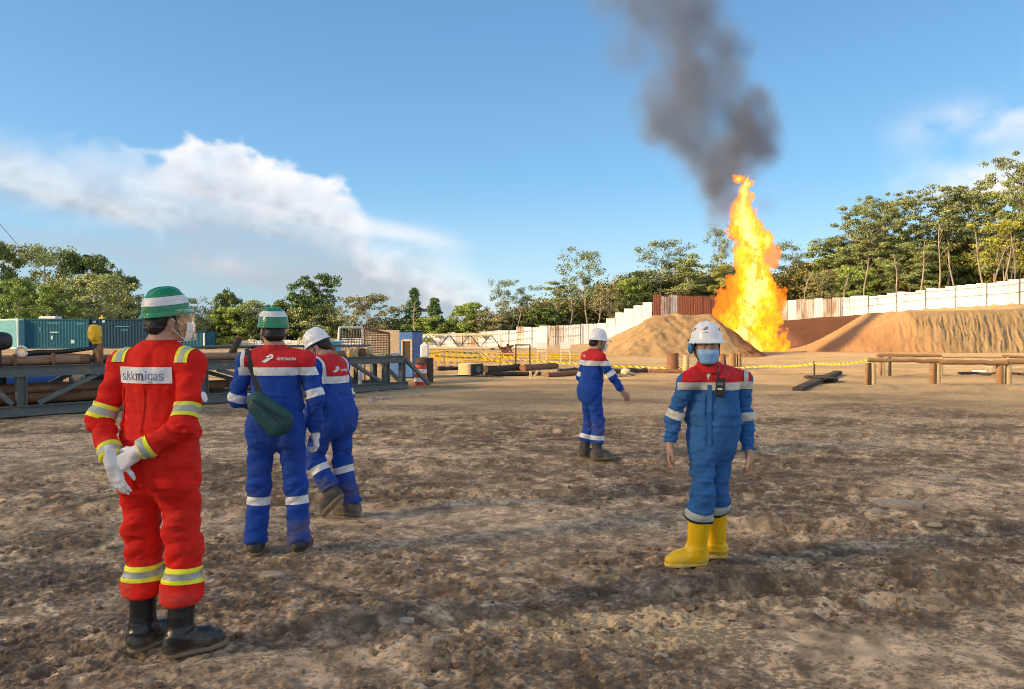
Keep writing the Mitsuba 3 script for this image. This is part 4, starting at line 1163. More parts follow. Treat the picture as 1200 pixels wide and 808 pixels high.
def mask_mesh(c, R, sc=1.0, cup=False):
    ph = np.radians(np.linspace(-66, 66, 27)); zz = np.linspace(-0.108, -0.012, 19)
    PH, Z = np.meshgrid(ph, zz)
    prof = np.interp(Z, [-0.108, -0.09, -0.06, -0.035, -0.012], [0.097, 0.108, 0.119, 0.132, 0.126])
    if cup: prof = prof + 0.020 * np.exp(-((Z + 0.055) / 0.03) ** 2)
    pl = 0.0 if cup else 0.006 * (((Z * 55) % 1.0) - 0.5) * np.clip(np.cos(PH) * 1.6 - 0.4, 0, 1)
    rad = prof + pl
    x = np.sin(PH) * 0.078 * (1 - 0.30 * np.clip((-Z - 0.050) / 0.058, 0, 1) ** 1.3)
    y = 0.012 + (rad - 0.012) * np.cos(PH) ** 0.8
    v = np.stack([x, y, Z], -1)
    m = grid_mesh(v[..., 0], v[..., 1], v[..., 2])
    m2 = m.copy(); m2.vertices = m2.vertices * 0.985; m2.faces = m2.faces[:, ::-1]
    m = cat(m, m2); m.vertices = c + (m.vertices * sc) @ R.T
    st = []
    for s in (-1, 1):
        for z0, z1 in ((-0.022, 0.012), (-0.098, -0.040)):
            a = np.array([s * 0.069, 0.050, z0]); b = np.array([s * 0.0845, -0.008, z1]); mid = (a + b) / 2 + [s * 0.006, 0, 0]
            st.append(tube(c + (np.stack([a, mid, b]) * sc) @ R.T, 0.0022, 5))
    return m, st


def person(label, pos, yaw, J, suit, o):
    """J: joints as offsets from pos in world axes (x right, y away, z up)."""
    key = thing('person', label, 'person', 'workers in coveralls on the mud')
    base = np.array([pos[0], pos[1], o.get('z', gz(*pos))])
    R = rot(yaw)
    J = {k: np.asarray(v, float) for k, v in J.items()}
    hs = o.get('scale', 1.0)
    bulk = o.get('bulk', 1.0)
    M = T().translate(base.tolist())
    def put(nm, m, bsdf, smooth=True, parent=None, **kw): return part(parent or key, nm, m, bsdf, smooth, to_world=M, **kw)
    allp = np.array(list(J.values()))
    lo, hi = allp.min(0) - 0.30, allp.max(0) + 0.30
    lo[2] = min(0.0, lo[2] + 0.1)
    hR = rot(*o.get('head', (yaw, 0, 0)))
    hc = J['head']
    # --- body: one continuous figure
    B = Fld(np.minimum(lo, hc - 0.2), np.maximum(hi, hc + 0.2), o.get('bh', 0.0075))
    head_build(B, hc, hR, J['neck'], hs)
    B.cap(J['neck'], J['chest'], 0.075, 0.13, 0.03, 0.75, R[:, 1]); B.cap(J['chest'], J['pelvis'], 0.135, 0.125, 0.04, 0.7, R[:, 1])
    for s in 'RL':
        B.cap(J['neck'] - [0, 0, 0.05], J['sh' + s], 0.05, 0.05, 0.03); B.cap(J['sh' + s], J['el' + s], 0.045, 0.036, 0.02); B.cap(J['el' + s], J['wr' + s], 0.038, 0.027, 0.02)
        B.cap(J['pelvis'], J['hip' + s], 0.09, 0.08, 0.03); B.cap(J['hip' + s], J['kn' + s], 0.075, 0.052, 0.02); B.cap(J['kn' + s], J['an' + s], 0.05, 0.036, 0.02)
        if s not in o.get('gloves', '') and 'hand' + s in o: hand(B, J['wr' + s] + nrm(o['hand' + s][0]) * 0.01, *o['hand' + s][:3], o['hand' + s][3], 1.0 * hs)
    put('body', B.mesh(), 'skin')
    # --- eyes and brows
    if o.get('eyes', True):
        for s in (-1, 1):
            e = trimesh.creation.icosphere(2, 0.0125 * hs); e.vertices = e.vertices + hc + hR @ (np.array([s * 0.031, 0.0825, 0.006]) * hs)
            ek = put('eye', e, 'eye_white')
            i = trimesh.creation.icosphere(2, 0.0068 * hs); i.vertices = i.vertices * 0.9 + hc + hR @ (np.array([s * 0.031, 0.0895, 0.0055]) * hs)
            put('iris', i, 'eye_dark', parent=ek)
            bw = tube(hc + (np.array([[s * 0.014, 0.096, 0.022], [s * 0.032, 0.0955, 0.028], [s * 0.050, 0.083, 0.024]]) * hs) @ hR.T, [0.0045, 0.0042, 0.002], 6)
            put('eyebrow', bw, 'hair_black')
    # --- hair
    H = Fld(hc - 0.16, hc + 0.16, 0.006)
    def hp(x, y, z): return hc + hR @ (np.array([x, y, z]) * hs)
    H.ell(hp(0, -0.014, 0.030), np.array([0.083, 0.103, 0.097]) * hs, 0.01, hR)
    H.cap(hp(-0.03, -0.075, -0.03), hp(0.03, -0.075, -0.03), 0.040 * hs, 0.040 * hs, 0.03)
    H.cut(hp(0, 0.030, 0.0), hR @ np.array([0, 1.0, -0.75]))
    H.cut(hp(0, -0.06, -0.070), hR @ np.array([0, 0.25, -1.0]))
    hm = H.mesh(); hm.vertices = hm.vertices + hm.vertex_normals * (0.006 * (meshkit.noise(hm.vertices * 90, 3) - 0.5))[:, None]
    put('hair', hm, 'hair_black')
    # --- coverall
    C = Fld(lo, hi, o.get('ch', 0.0072))
    side = R[:, 1]
    fl = o.get('flat', 0.70)
    C.cap(J['chest'] + [0, 0, 0.03], J['waist'], 0.190 * bulk, 0.182 * bulk, 0.03, fl, side)
    C.cap(J['waist'], J['pelvis'], 0.180 * bulk, 0.190 * bulk, 0.04, fl + 0.06, side)
    C.cap(J['pelvis'], J['pelvis'] - [0, 0, 0.06], 0.185 * bulk, 0.165 * bulk, 0.04, fl + 0.08, side)
    nb = J['neck'] - [0, 0, 0.045]
    for s in 'RL':
        C.cap(nb, J['sh' + s], 0.070, 0.076 * bulk, 0.04)
        A = C.new()
        A.cap(J['sh' + s], J['el' + s], 0.066 * bulk, 0.057 * bulk, 0.02); A.cap(J['el' + s], J['wr' + s], 0.057 * bulk, 0.047 * bulk, 0.025)
        A.cut(J['wr' + s] - nrm(J['wr' + s] - J['el' + s]) * 0.012, J['wr' + s] - J['el' + s]) if o.get('cutarms', True) else None
        C.merge(A, 0.022)
    Lg = []
    for s, sx in (('R', 1), ('L', -1)):
        G = C.new()
        G.cap(J['hip' + s] + [0, 0, 0.02], J['kn' + s], 0.108 * bulk, 0.084 * bulk, 0.03); G.cap(J['kn' + s], J['cuff' + s], 0.083 * bulk, o.get('cuffr', 0.085), 0.035)
        G.cap(J['hip' + s] - R[:, 1] * 0.045 + [0, 0, 0.03], J['hip' + s] - R[:, 1] * 0.04 - [0, 0, 0.05], 0.105 * bulk, 0.10 * bulk, 0.04)
        if 'bloused' in o: G.ell(J['cuff' + s] + (J['kn' + s] - J['cuff' + s]) * 0.16, np.array([1, 1, 0.72]) * (o.get('cuffr', 0.085) + 0.014), 0.03)
        G.cut(J['cuff' + s], J['cuff' + s] - J['kn' + s])
        Lg.append(G)
    Lg[0].merge(Lg[1], 0.006)
    C.merge(Lg[0], 0.045)
    cm_ = C.mesh()
    own = wrinkle(cm_, J, R, o.get('fold', 0.013), o.get('seed', 1))
    ck = put('coverall', cm_, suit)
    cm_.fix_normals = None
    def strip(nm, bones, planes, bsdf, off=0.004, parent=None, **kw):
        b = band(cm_, own, bones, planes, off)
        if len(b.faces): return put(nm, b, bsdf, True, parent or ck, **kw)
    own_only = o.get('bent', False)
    def ring(nm, bone, t, w, bsdf, off=0.004):
        """A band of width w round a limb, centred at the fraction t of the bone."""
        a, b = next((J[x], J[y]) for q, x, y in BONES if q == bone)
        d = nrm(b - a); c = a + (b - a) * t
        limb = {'a': ['armR'], 'b': ['armL'], 'e': ['foreR'], 'f': ['foreL'], 'c': ['thighR', 'shinR'], 'd': ['thighL', 'shinL']} if bone[0] in 'af' and own_only else {'a': ['armR', 'foreR'], 'b': ['armL', 'foreL'], 'c': ['thighR', 'shinR'], 'd': ['thighL', 'shinL']}
        bones = next(v for v in limb.values() if bone in v)
        return strip(nm, bones, [(c - d * w / 2, d), (c + d * w / 2, -d)], bsdf, off)
    # --- collar
    cb, ct = J['neck'] - [0, 0, 0.035] + R[:, 1] * 0.005, J['neck'] + [0, 0, 0.035] + (hc - J['neck']) * np.array([0.12, 0.12, 0])
    th = np.linspace(0, 2 * np.pi, 40)[:-1] + math.pi / 2
    rings = []
    for f, rr in ((0, 0.098), (0.25, 0.090), (0.6, 0.082), (0.95, 0.080), (1.0, 0.077), (0.9, 0.072), (0.2, 0.070)):
        c = cb * (1 - f) + ct * f
        gap = 0.020 * f * np.exp(-((((th - math.pi / 2 + math.pi) % (2 * math.pi)) - math.pi) / 0.5) ** 2)
        rings.append(c + np.cos(th)[:, None] * R[:, 0] * rr + np.sin(th)[:, None] * R[:, 1] * rr * 1.03 - gap[:, None] * np.array([0, 0, 1.6]))
    n = len(th); v = np.vstack(rings); i, j = np.meshgrid(np.arange(len(rings) - 1), np.arange(n), indexing='ij')
    q = np.stack([i * n + j, i * n + (j + 1) % n, (i + 1) * n + (j + 1) % n, (i + 1) * n + j], -1).reshape(-1, 4)
    put('collar', trimesh.Trimesh(v, np.vstack([q[:, [0, 1, 2]], q[:, [0, 2, 3]]]), process=False), o.get('collar', suit), parent=ck)
    # --- gloves
    for s in 'RL':
        if s in o.get('gloves', ''):
            d_, n_, s_, cu = o['hand' + s]
            w = J['wr' + s] + nrm(d_) * 0.012
            G = Fld(w - 0.24, w + 0.24, 0.0045)
            hand(G, w, d_, n_, s_, cu, 1.02, 0.007)
            G.cap(w - nrm(d_) * 0.05, w + nrm(d_) * 0.01, 0.036, 0.034, 0.01)
            put('glove', G.mesh(), 'white_glove')
    # --- boots
    for s in 'RL':
        if 'foot' + s in o:
            toe, up = o['foot' + s][:2]
            top = J['cuff' + s] + nrm(J['kn' + s] - J['cuff' + s]) * 0.05 if 'tall' not in o else J['an' + s] + nrm(J['kn' + s] - J['an' + s]) * o['tall']
            b = boot(key, 'boot', o['boot'], J['an' + s], top, toe, up, *o.get('shaft', (0.056, 0.064)), 0.95 * o.get('foot_size', 1.0), o.get('sole', 'sole_rubber'))
            for k_ in [k_ for k_ in scene if k_ == b or k_.startswith(b + '__')]: scene[k_]['to_world'] = M
    # --- helmet
    tilt = o.get('helmet_tilt', 0)
    hy, hpi, hro = o.get('head', (yaw, 0, 0))
    kR = rot(hy, hpi + tilt, hro)
    ho = hc + hR @ (np.array([0, -0.008, o.get('helmet_up', 0.040)]) * hs)
    def hplace(m): m = m.copy(); m.vertices = ho + (m.vertices * hs) @ kR.T; return m
    full = o.get('brim') == 'full'
    brim = (lambda t: (0.026 + 0.004 * math.cos(t), 0.014)) if full else (lambda t: (0.006 + 0.018 * math.exp(-(min(t, 2 * math.pi - t) / 0.62) ** 2) + 0.008 * math.exp(-((t - math.pi) / 0.9) ** 2), 0.006 + 0.008 * math.exp(-(min(t, 2 * math.pi - t) / 0.62) ** 2)))
    hk = put('helmet', hplace(helmet_mesh(brim)), o['helmet'], 40)
    if 'helmet_band' in o:
        b0, b1 = o['helmet_band']
        put('reflective_band', hplace(helmet_mesh(None, off=0.0022, lo=b0, hi=b1, ridges=False)), 'silver_tape', True, hk)
    nape = [hp(math.sin(a) * 0.090, -math.cos(a) * 0.112 - 0.004, -0.020 - 0.012 * math.cos(a)) for a in np.linspace(-1.1, 1.1, 12)]
    put('nape_strap', tube(np.array(nape), 0.009, 6), 'black_plastic', True, hk)
    chin = [hp(s * x, y, z) for s, x, y, z in ((-1, 0.086, 0.012, 0.03), (-1, 0.082, 0.022, -0.05), (-1, 0.045, 0.052, -0.112), (1, 0.0, 0.062, -0.122), (1, 0.045, 0.052, -0.112), (1, 0.082, 0.022, -0.05), (1, 0.086, 0.012, 0.03))]
    put('chin_strap', tube(np.array(chin), 0.004, 5), 'black_plastic', True, hk)
    if 'mask' in o:
        mm, st = mask_mesh(hc, hR, hs, o.get('cup', False))
        mk = put('face_mask', mm, o['mask'])
        [put('ear_loop', q_, o['mask'], True, mk) for q_ in st]
    if o.get('visor'):
        ph = np.radians(np.linspace(-80, 80, 30)); zz = np.linspace(-0.105, 0.055, 8)
        PH, Z = np.meshgrid(ph, zz)
        vm = grid_mesh(np.sin(PH) * 0.112, -0.02 + np.cos(PH) * (0.150 - 0.02 * (Z + 0.125)), Z)
        vm.vertices = hc + (vm.vertices * hs) @ hR.T
        vk = put('face_shield', vm, 'visor_clear')
        eg = ([tube(hc + (np.stack([np.sin(ph) * 0.112, -0.02 + np.cos(ph) * (0.150 - 0.02 * (z + 0.125)), 0 * ph + z], 1) * hs) @ hR.T, 0.0012, 5) for z in (-0.105, 0.055)])
        [put('shield_rim', q_, 'mask_white', True, vk) for q_ in eg]
    return dict(key=key, base=base, R=R, J=J, suit=cm_, own=own, strip=strip, ring=ring, put=put, hc=hc, hR=hR, hs=hs, ck=ck, hk=hk, hplace=hplace, M=M)


UP = np.array([0, 0, 1.0])


def stand(yaw, zs, w=(0.20, 0.10), lean=0.0):
    """Default joints: zs = (pelvis, waist, chest, neck, head)."""
    R = rot(yaw)
    B = lambda x, y, z: R @ np.array([x, y, z])
    return B


# ---- 1: red coverall, hands behind the back
yaw = -11
B = stand(yaw, None)
J1 = dict(pelvis=B(0, 0, 0.98), waist=B(0, 0.01, 1.13), chest=B(0, 0.01, 1.36), neck=B(0.01, 0.0, 1.535), head=B(0.035, 0.035, 1.668), shR=B(0.190, -0.01, 1.450), shL=B(-0.190, -0.01, 1.450),
          elR=B(0.225, -0.115, 1.165), elL=B(-0.258, -0.09, 1.17), wrR=B(0.040, -0.205, 1.045), wrL=B(-0.100, -0.215, 1.005), hipR=B(0.105, 0, 0.93), hipL=B(-0.105, 0, 0.93),
          knR=B(0.115, 0.03, 0.52), knL=B(-0.115, 0.03, 0.52), anR=B(0.115, -0.01, 0.095), anL=B(-0.115, 0.02, 0.095), cuffR=B(0.115, 0.0, 0.265), cuffL=B(-0.115, 0.02, 0.285))
p1 = person('man in red coverall with green helmet and hands clasped behind his back', (-1.765, 3.83), yaw, J1, 'red_cloth', dict(
    seed=3, bulk=0.94, scale=0.97, bent=True, gloves='RL', handR=(B(-0.75, -0.1, -0.5), B(-0.1, 1, -0.1), B(-0.3, 0, 0.9), 0.7), handL=(B(0.30, 0.0, -0.95), B(0.25, 1, 0.1), B(1, 0, 0.3), 0.30),
    footR=(B(0.62, 0.70, 0), UP), footL=(B(0.25, 1, 0), UP), boot='black_rubber', shaft=(0.058, 0.068), bloused=1, cuffr=0.088, foot_size=1.06, helmet='green_helmet_shell', helmet_band=(0.20, 0.44), head=(-52, -4, 3), helmet_tilt=-4,
    visor=True, mask='mask_white', fold=0.021, tall=0.24))
s = p1
for b, t, w in (('armR', 0.78, 0.07), ('armL', 0.84, 0.075), ('foreR', 0.88, 0.07), ('foreL', 0.86, 0.075), ('shinR', 0.28, 0.075), ('shinL', 0.28, 0.075)):
    k = s['ring']('reflective_band', b, t, w, 'lime_tape')
    s['ring']('grey_stripe', b, t, w * 0.42, 'grey_tape', 0.0058)
for sx, sn in ((1, 'armR'), (-1, 'armL')):
    a = s['J']['neck'] + B(sx * 0.115, 0, 0); d = nrm(B(sx, 0, 0))
    for nm, ww, bs, of in (('shoulder_band', 0.034, 'lime_tape', 0.004), ('shoulder_stripe', 0.014, 'grey_tape', 0.0058)):
        s['strip'](nm, ['torso', sn], [(a + UP * 0.0 + d * (0.055 - ww), d), (a + d * (0.055 + ww), -d), (s['J']['sh' + ('R' if sx > 0 else 'L')] + UP * 0.012, UP)], bs, of)
R = s['R']
pc = np.array([0, 0, 0]) + B(-0.008, -0.3, 1.400)
pk = s['put']('name_patch', decal(quad2d(0.285, 0.080, 24, 8), s['suit'], pc, R, lift=0.006), 'print_white', True, s['ck'], label='white name patch reading skkmigas across the back')
for w, dx, width, bold, bs in (('skk', -0.078, 0.093, False, 'print_grey'), ('m', -0.004, 0.042, True, 'print_darkgrey'), ('igas', 0.066, 0.082, False, 'print_grey')):
    t = text2d(w, 0.044, bold, width)
    s['put']('lettering', decal(t, s['suit'], pc + R[:, 0] * dx - UP * 0.002, R, lift=0.0068), bs, False, pk)
# back seam, waist seam and pocket flaps of the red suit
pf = decal(quad2d(0.155, 0.055, 12, 5), s['suit'], B(0.095, -0.3, 0.885), R, lift=0.010)
s['put']('pocket_flap', pf, 'red_cloth', True, s['ck'])
pf = decal(quad2d(0.13, 0.055, 12, 5), s['suit'], B(-0.105, -0.3, 0.885), R, lift=0.010)
s['put']('pocket_flap', pf, 'red_cloth', True, s['ck'])
z0 = 1.085
s['strip']('waist_seam', ['torso'], [(B(0, 0, z0), UP), (B(0, 0, z0 + 0.030), -UP)], 'red_cloth', 0.0055)
for x0 in (-0.135, 0.0, 0.135):
    s['strip']('back_pleat', ['torso'], [(B(x0 - 0.007, 0, 0), B(1, 0, 0)), (B(x0 + 0.007, 0, 0), B(-1, 0, 0)), (B(0, -0.02, 0), B(0, -1, 0)), (B(0, 0, 1.10 if x0 else 0.86), UP), (B(0, 0, 1.345), -UP)], 'red_cloth', 0.0055)
rd = s['J']['elR'] * 0.62 + s['J']['shR'] * 0.38
fl_ = trimesh.creation.cylinder(0.026, 0.003, sections=20); fl_.vertices = fl_.vertices @ frame(B(1, 0.1, 0.3)).T + rd + B(1, 0.05, 0.28) * 0.086
s['put']('sleeve_badge', fl_, 'print_white', True, s['ck'])


def company_suit(s, zb, x0, x1, band_h, arm_t, leg_t, yoke='yoke_red_cloth', tape='silver_tape', arm_w=0.06, leg_w=0.058, fore=False, pipe=None):
    """Red yoke, white chest band and limb bands of the blue suits; zb: height of the lower edge of the band."""
    R = s['R']; r = R[:, 0]; J = s['J']; c = J['chest']
    P = lambda x, z: np.array([c[0], c[1], 0]) + r * x + UP * z
    s['strip']('yoke', ['torso', 'armR', 'armL'], [(P(0, zb + band_h * 0.5), UP), (P(x1, 0), -r), (P(x0, 0), r)], yoke, 0.0035)
    s['strip']('chest_band', ['torso', 'armR', 'armL'], [(P(0, zb), UP), (P(0, zb + band_h), -UP), (P(x1 + 0.03, 0), -r), (P(x0 - 0.03, 0), r)], tape, 0.0065)
    for xx in (x0, x1) if pipe is None else pipe:
        s['strip']('shoulder_piping', ['torso', 'armR', 'armL'], [(P(xx - 0.014, 0), r), (P(xx + 0.014, 0), -r), (P(0, zb + 0.01), UP)], tape, 0.0060)
    for b, t in arm_t: s['ring']('sleeve_band', b, t, arm_w, tape)
    for b, t in leg_t: s['ring']('trouser_band', b, t, leg_w, tape)
    z0 = J['waist'][2] - 0.05
    s['strip']('waist_seam', ['torso'], [(P(0, z0), UP), (P(0, z0 + 0.032), -UP)], 'blue_cloth' if tape == 'silver_tape' else 'faded_blue_cloth', 0.0055)


def logo2d(h):
    """The swooping emblem before the company name: a rounded head and a tail, as flat plates."""
    from shapely.geometry import Polygon, Point
    from shapely.ops import unary_union
    a = Polygon([(-0.9, -0.45), (-0.2, -0.05), (0.25, 0.05), (0.05, -0.25), (-0.35, -0.5)]).buffer(0.06)
    b = Point(0.30, 0.25).buffer(0.36).difference(Point(0.18, 0.20).buffer(0.15))
    c = Polygon([(-0.45, 0.25), (0.25, 0.55), (0.3, 0.35), (-0.2, 0.1)])
    g = unary_union([a, b, c])
    ms = [trimesh.creation.extrude_polygon(q, 0.0015, engine='earcut') for q in getattr(g, 'geoms', [g])]
    m = cat(ms); m.vertices = m.vertices * [h, h, 1]
    return m


# ---- 2: blue suit, green helmet, seen from behind
yaw = 4
B = stand(yaw, None)
J2 = dict(pelvis=B(0, 0, 0.95), waist=B(0, 0.01, 1.09), chest=B(0, 0.01, 1.28), neck=B(-0.01, 0.01, 1.465), head=B(-0.025, 0.035, 1.60), shR=B(0.205, 0.0, 1.385), shL=B(-0.205, 0.0, 1.385),
          elR=B(0.285, -0.03, 1.115), elL=B(-0.29, 0.03, 1.11), wrR=B(0.270, 0.03, 0.865), wrL=B(-0.22, 0.25, 1.06), hipR=B(0.10, 0, 0.89), hipL=B(-0.10, 0, 0.89),
          knR=B(0.135, 0.02, 0.49), knL=B(-0.125, 0.02, 0.49), anR=B(0.165, -0.01, 0.095), anL=B(-0.145, 0.0, 0.095), cuffR=B(0.163, -0.007, 0.088), cuffL=B(-0.1445, -0.002, 0.088))
p2 = person('man in blue and red coverall with green helmet, seen from behind wearing a teal bag', (-1.69, 5.49), yaw, J2, 'blue_cloth', dict(
    seed=7, bulk=0.92, gloves='R', handR=(B(0.05, 0.1, -1), B(-1, 0, 0), B(0.1, 1, 0), 0.9), handL=(B(0.3, 1, 0.2), B(1, -0.2, 0), B(0, 0, 1), 0.8), footR=(B(0.12, 1, 0), UP), footL=(B(-0.2, 1, 0), UP), boot='black_leather', cuffr=0.078, tall=0.16,
    helmet='green_helmet_shell', helmet_band=(0.30, 0.56), head=(24, -3, 0), helmet_tilt=0, mask='mask_white', collar='yoke_red_cloth', fold=0.018))
company_suit(p2, 1.285, -0.215, 0.30, 0.058, (('armR', 0.86), ('armL', 0.94)), (('shinR', 0.26), ('shinL', 0.26)))
R = p2['R']
o2 = B(0.015, -0.3, 1.402)
p2['put']('lettering', decal(text2d('PERTAMINA', 0.0175, True, 0.130), p2['suit'], o2 + R[:, 0] * 0.082, R, lift=0.008), 'print_white', False, p2['ck'], label='white company lettering across the red back yoke')
p2['put']('emblem', decal(logo2d(0.050), p2['suit'], o2 + R[:, 0] * -0.042 + UP * 0.004, R, lift=0.008), 'print_white', False, p2['ck'])

# shoulder bag and strap
def bag():
    base, J, suit = p2['base'], p2['J'], p2['suit']
    k = thing('shoulder_bag', 'small teal green bag slung across the back of the man in the green helmet', 'bag')
    F = Fld(np.array([-0.4, -0.6, 0.7]), np.array([0.5, 0.3, 1.3]), 0.006)
    yb = -0.215
    ax = nrm(np.array([0.82, 0, -0.52])); a, b = np.array([-0.055, yb, 1.115]), np.array([0.105, yb, 0.985])
    up_ = np.array([0.5, 0, 0.82])
    F.cap(a, b, 0.066, 0.082, 0.02, 0.50, (0, 1, 0))
    F.cap(a - up_ * 0.03, b - up_ * 0.045, 0.055, 0.070, 0.03, 0.6, (0, 1, 0))
    m = F.mesh()
    m.vertices = m.vertices + m.vertex_normals * (0.008 * (meshkit.fbm(m.vertices * 12, 3, 4) - 0.5))[:, None]
    part(k, 'bag_body', m, 'teal_bag_cloth', True, to_world=p2['M'])
    F = Fld(np.array([-0.4, -0.6, 0.7]), np.array([0.5, 0.3, 1.3]), 0.006)
    F.cap(a - up_ * 0.045 + [0.01, -0.028, 0], b - up_ * 0.06 + [-0.01, -0.028, 0], 0.052, 0.060, 0.01, 0.6, (0, 1, 0))
    part(k, 'front_pocket', F.mesh(), 'teal_bag_cloth', True, to_world=p2['M'])
    z = [a + up_ * 0.012 + [-0.03, -0.049, 0], b + up_ * 0.012 + [0.03, -0.054, 0]]
    part(k, 'zip', tube(np.array(z), 0.006, 6), 'dark_strap', True, to_world=p2['M'])
    pts = []
    for t in np.linspace(0, 1, 14):
        q = np.array([-0.195, 0, 1.475]) * (1 - t) + np.array([-0.085, 0, 1.165]) * t
        src = np.array([[q[0], -0.7, q[2]]])
        loc, ri, ti = suit.ray.intersects_location(src, np.array([[0, 1.0, 0]]), multiple_hits=False)
        pts.append(np.array([q[0], (loc[0][1] if len(loc) else -0.05) - 0.010, q[2]]))
    pts = np.array(pts)
    front = [pts[0] + [-0.006, 0.06, 0.03], pts[0] + [0.02, 0.14, 0.0]]
    line = np.vstack([front[::-1], pts])
    for _ in range(2): line[1:-1] = (line[:-2] + 2 * line[1:-1] + line[2:]) / 4
    w = nrm(np.array([0.94, 0, 0.34])) * 0.021
    X = np.stack([line - w, line + w], 1)
    g = grid_mesh(X[..., 0], X[..., 1], X[..., 2]); g2 = g.copy(); g2.vertices = g2.vertices + [0, 0.004, 0]
    part(k, 'strap', cat(g, g2), 'dark_strap', True, to_world=p2['M'])
bag()

# ---- 3: blue suit, white helmet, walking left with head bowed
yaw = 66
B = stand(yaw, None)
W = lambda x, y, z: np.array([x, y, z], float)
J3 = dict(pelvis=B(0, -0.03, 0.90), waist=B(0, -0.01, 1.03), chest=B(0, 0.03, 1.21), neck=B(0, 0.075, 1.375), head=B(0, 0.155, 1.475), shR=B(0.19, 0.05, 1.30), shL=B(-0.19, 0.05, 1.30),
          elR=B(0.24, 0.02, 1.03), elL=B(-0.25, -0.01, 1.025), wrR=B(0.17, 0.24, 0.98), wrL=B(-0.24, 0.12, 0.815), hipR=B(0.09, -0.03, 0.85), hipL=B(-0.09, -0.02, 0.85),
          knR=B(0.10, -0.02, 0.46), knL=B(-0.10, 0.13, 0.52), anR=B(0.10, -0.13, 0.09), anL=B(-0.10, -0.06, 0.225), cuffR=B(0.10, -0.125, 0.11), cuffL=B(-0.10, -0.045, 0.265))
p3 = person('man in blue and red coverall and white helmet, walking left with head bowed', (-1.555, 6.66), yaw, J3, 'blue_cloth', dict(
    seed=11, scale=0.97, bulk=0.93, gloves='L', handR=(B(0, 1, 0), B(-1, 0, 0), B(0, 0, 1), 0.8), handL=(B(0.05, 0.2, -1), B(1, 0, 0), B(0, 1, 0), 0.6), footR=(B(0, 1, 0), UP), footL=(B(0, 0.72, -0.70), B(0, 0.70, 0.72)), boot='grey_boot', cuffr=0.080, tall=0.17,
    helmet='white_helmet_shell', head=(84, 26, 0), helmet_tilt=2, mask='mask_white', cup=False, collar='yoke_red_cloth', fold=0.018, z=gz(-1.555, 6.66) + 0.01))
company_suit(p3, 1.165, -0.17, 0.17, 0.06, (('armL', 0.86), ('armR', 0.86)), (('shinR', 0.18), ('shinL', 0.35)))
p3['put']('lettering', decal(text2d('PERTAMINA', 0.018, True, 0.11), p3['suit'], B(0.03, -0.3, 1.275), p3['R'], lift=0.008), 'print_white', False, p3['ck'])
p3['put']('emblem', decal(logo2d(0.045), p3['suit'], B(-0.07, -0.3, 1.285), p3['R'], lift=0.008), 'print_white', False, p3['ck'])

# ---- 4: blue suit, white helmet, further off, facing right
yaw = -74
B = stand(yaw, None)
J4 = dict(pelvis=B(0, -0.02, 0.88), waist=B(0, 0.0, 1.01), chest=B(0, 0.01, 1.17), neck=B(0, 0.03, 1.335), head=B(0, 0.085, 1.455), shR=B(0.185, 0.03, 1.265), shL=B(-0.185, 0.0, 1.265),
          elR=B(0.235, 0.17, 1.035), elL=B(-0.24, -0.06, 1.0), wrR=B(0.235, 0.305, 0.85), wrL=B(-0.19, 0.10, 0.79), hipR=B(0.09, -0.02, 0.83), hipL=B(-0.09, -0.02, 0.83),
          knR=B(0.085, 0.05, 0.47), knL=B(-0.085, 0.01, 0.46), anR=B(0.085, 0.03, 0.09), anL=B(-0.085, -0.08, 0.09), cuffR=B(0.085, 0.032, 0.205), cuffL=B(-0.085, -0.055, 0.205))
p4 = person('man in blue and red coverall standing far off, his arm out to the right', (1.00, 9.58), yaw, J4, 'blue_cloth', dict(
    seed=17, scale=0.98, bulk=0.90, handR=(B(0.0, 0.55, -0.8), B(-1, 0, 0), B(0, 0.8, 0.55), 0.55), handL=(B(0, 0.1, -1), B(1, 0, 0), B(0, 1, 0), 0.5), footR=(B(0.1, 1, 0), UP), footL=(B(0, 1, 0), UP), boot='grey_boot', cuffr=0.085, tall=0.26,
    helmet='white_helmet_shell', brim='full', head=(-78, 8, 0), helmet_tilt=-2, mask='mask_white', visor=True, collar='yoke_red_cloth', fold=0.016, ch=0.0085, bh=0.0075, shaft=(0.058, 0.07)))
company_suit(p4, 1.165, -0.32, 0.32, 0.062, (('armR', 0.84), ('armL', 0.84)), (('shinR', 0.52), ('shinL', 0.52)), leg_w=0.055, pipe=())
p4['put']('lettering', decal(text2d('PERTAMINA', 0.018, True, 0.13), p4['suit'], B(-0.02, -0.3, 1.285), p4['R'], lift=0.008), 'print_white', False, p4['ck'])

# ---- 5: faded blue suit, white full-brim helmet, yellow boots, facing the camera
yaw = 163
B = stand(yaw, None)
J5 = dict(pelvis=W(0.005, 0.0, 0.89), waist=W(0.0, -0.01, 1.01), chest=W(0.005, -0.02, 1.165), neck=W(-0.03, -0.03, 1.345), head=W(-0.055, -0.06, 1.480), shR=W(-0.185, -0.06, 1.250), shL=W(0.215, 0.03, 1.255),
          elR=W(-0.265, -0.02, 1.005), elL=W(0.235, 0.03, 0.985), wrR=W(-0.300, -0.07, 0.825), wrL=W(0.245, -0.02, 0.765), hipR=W(-0.075, -0.03, 0.83), hipL=W(0.075, 0.03, 0.83),
          knR=W(-0.085, -0.10, 0.50), knL=W(0.045, 0.04, 0.48), anR=W(-0.115, -0.04, 0.095), anL=W(0.065, 0.14, 0.095), cuffR=W(-0.102, -0.06, 0.335), cuffL=W(0.055, 0.09, 0.365))
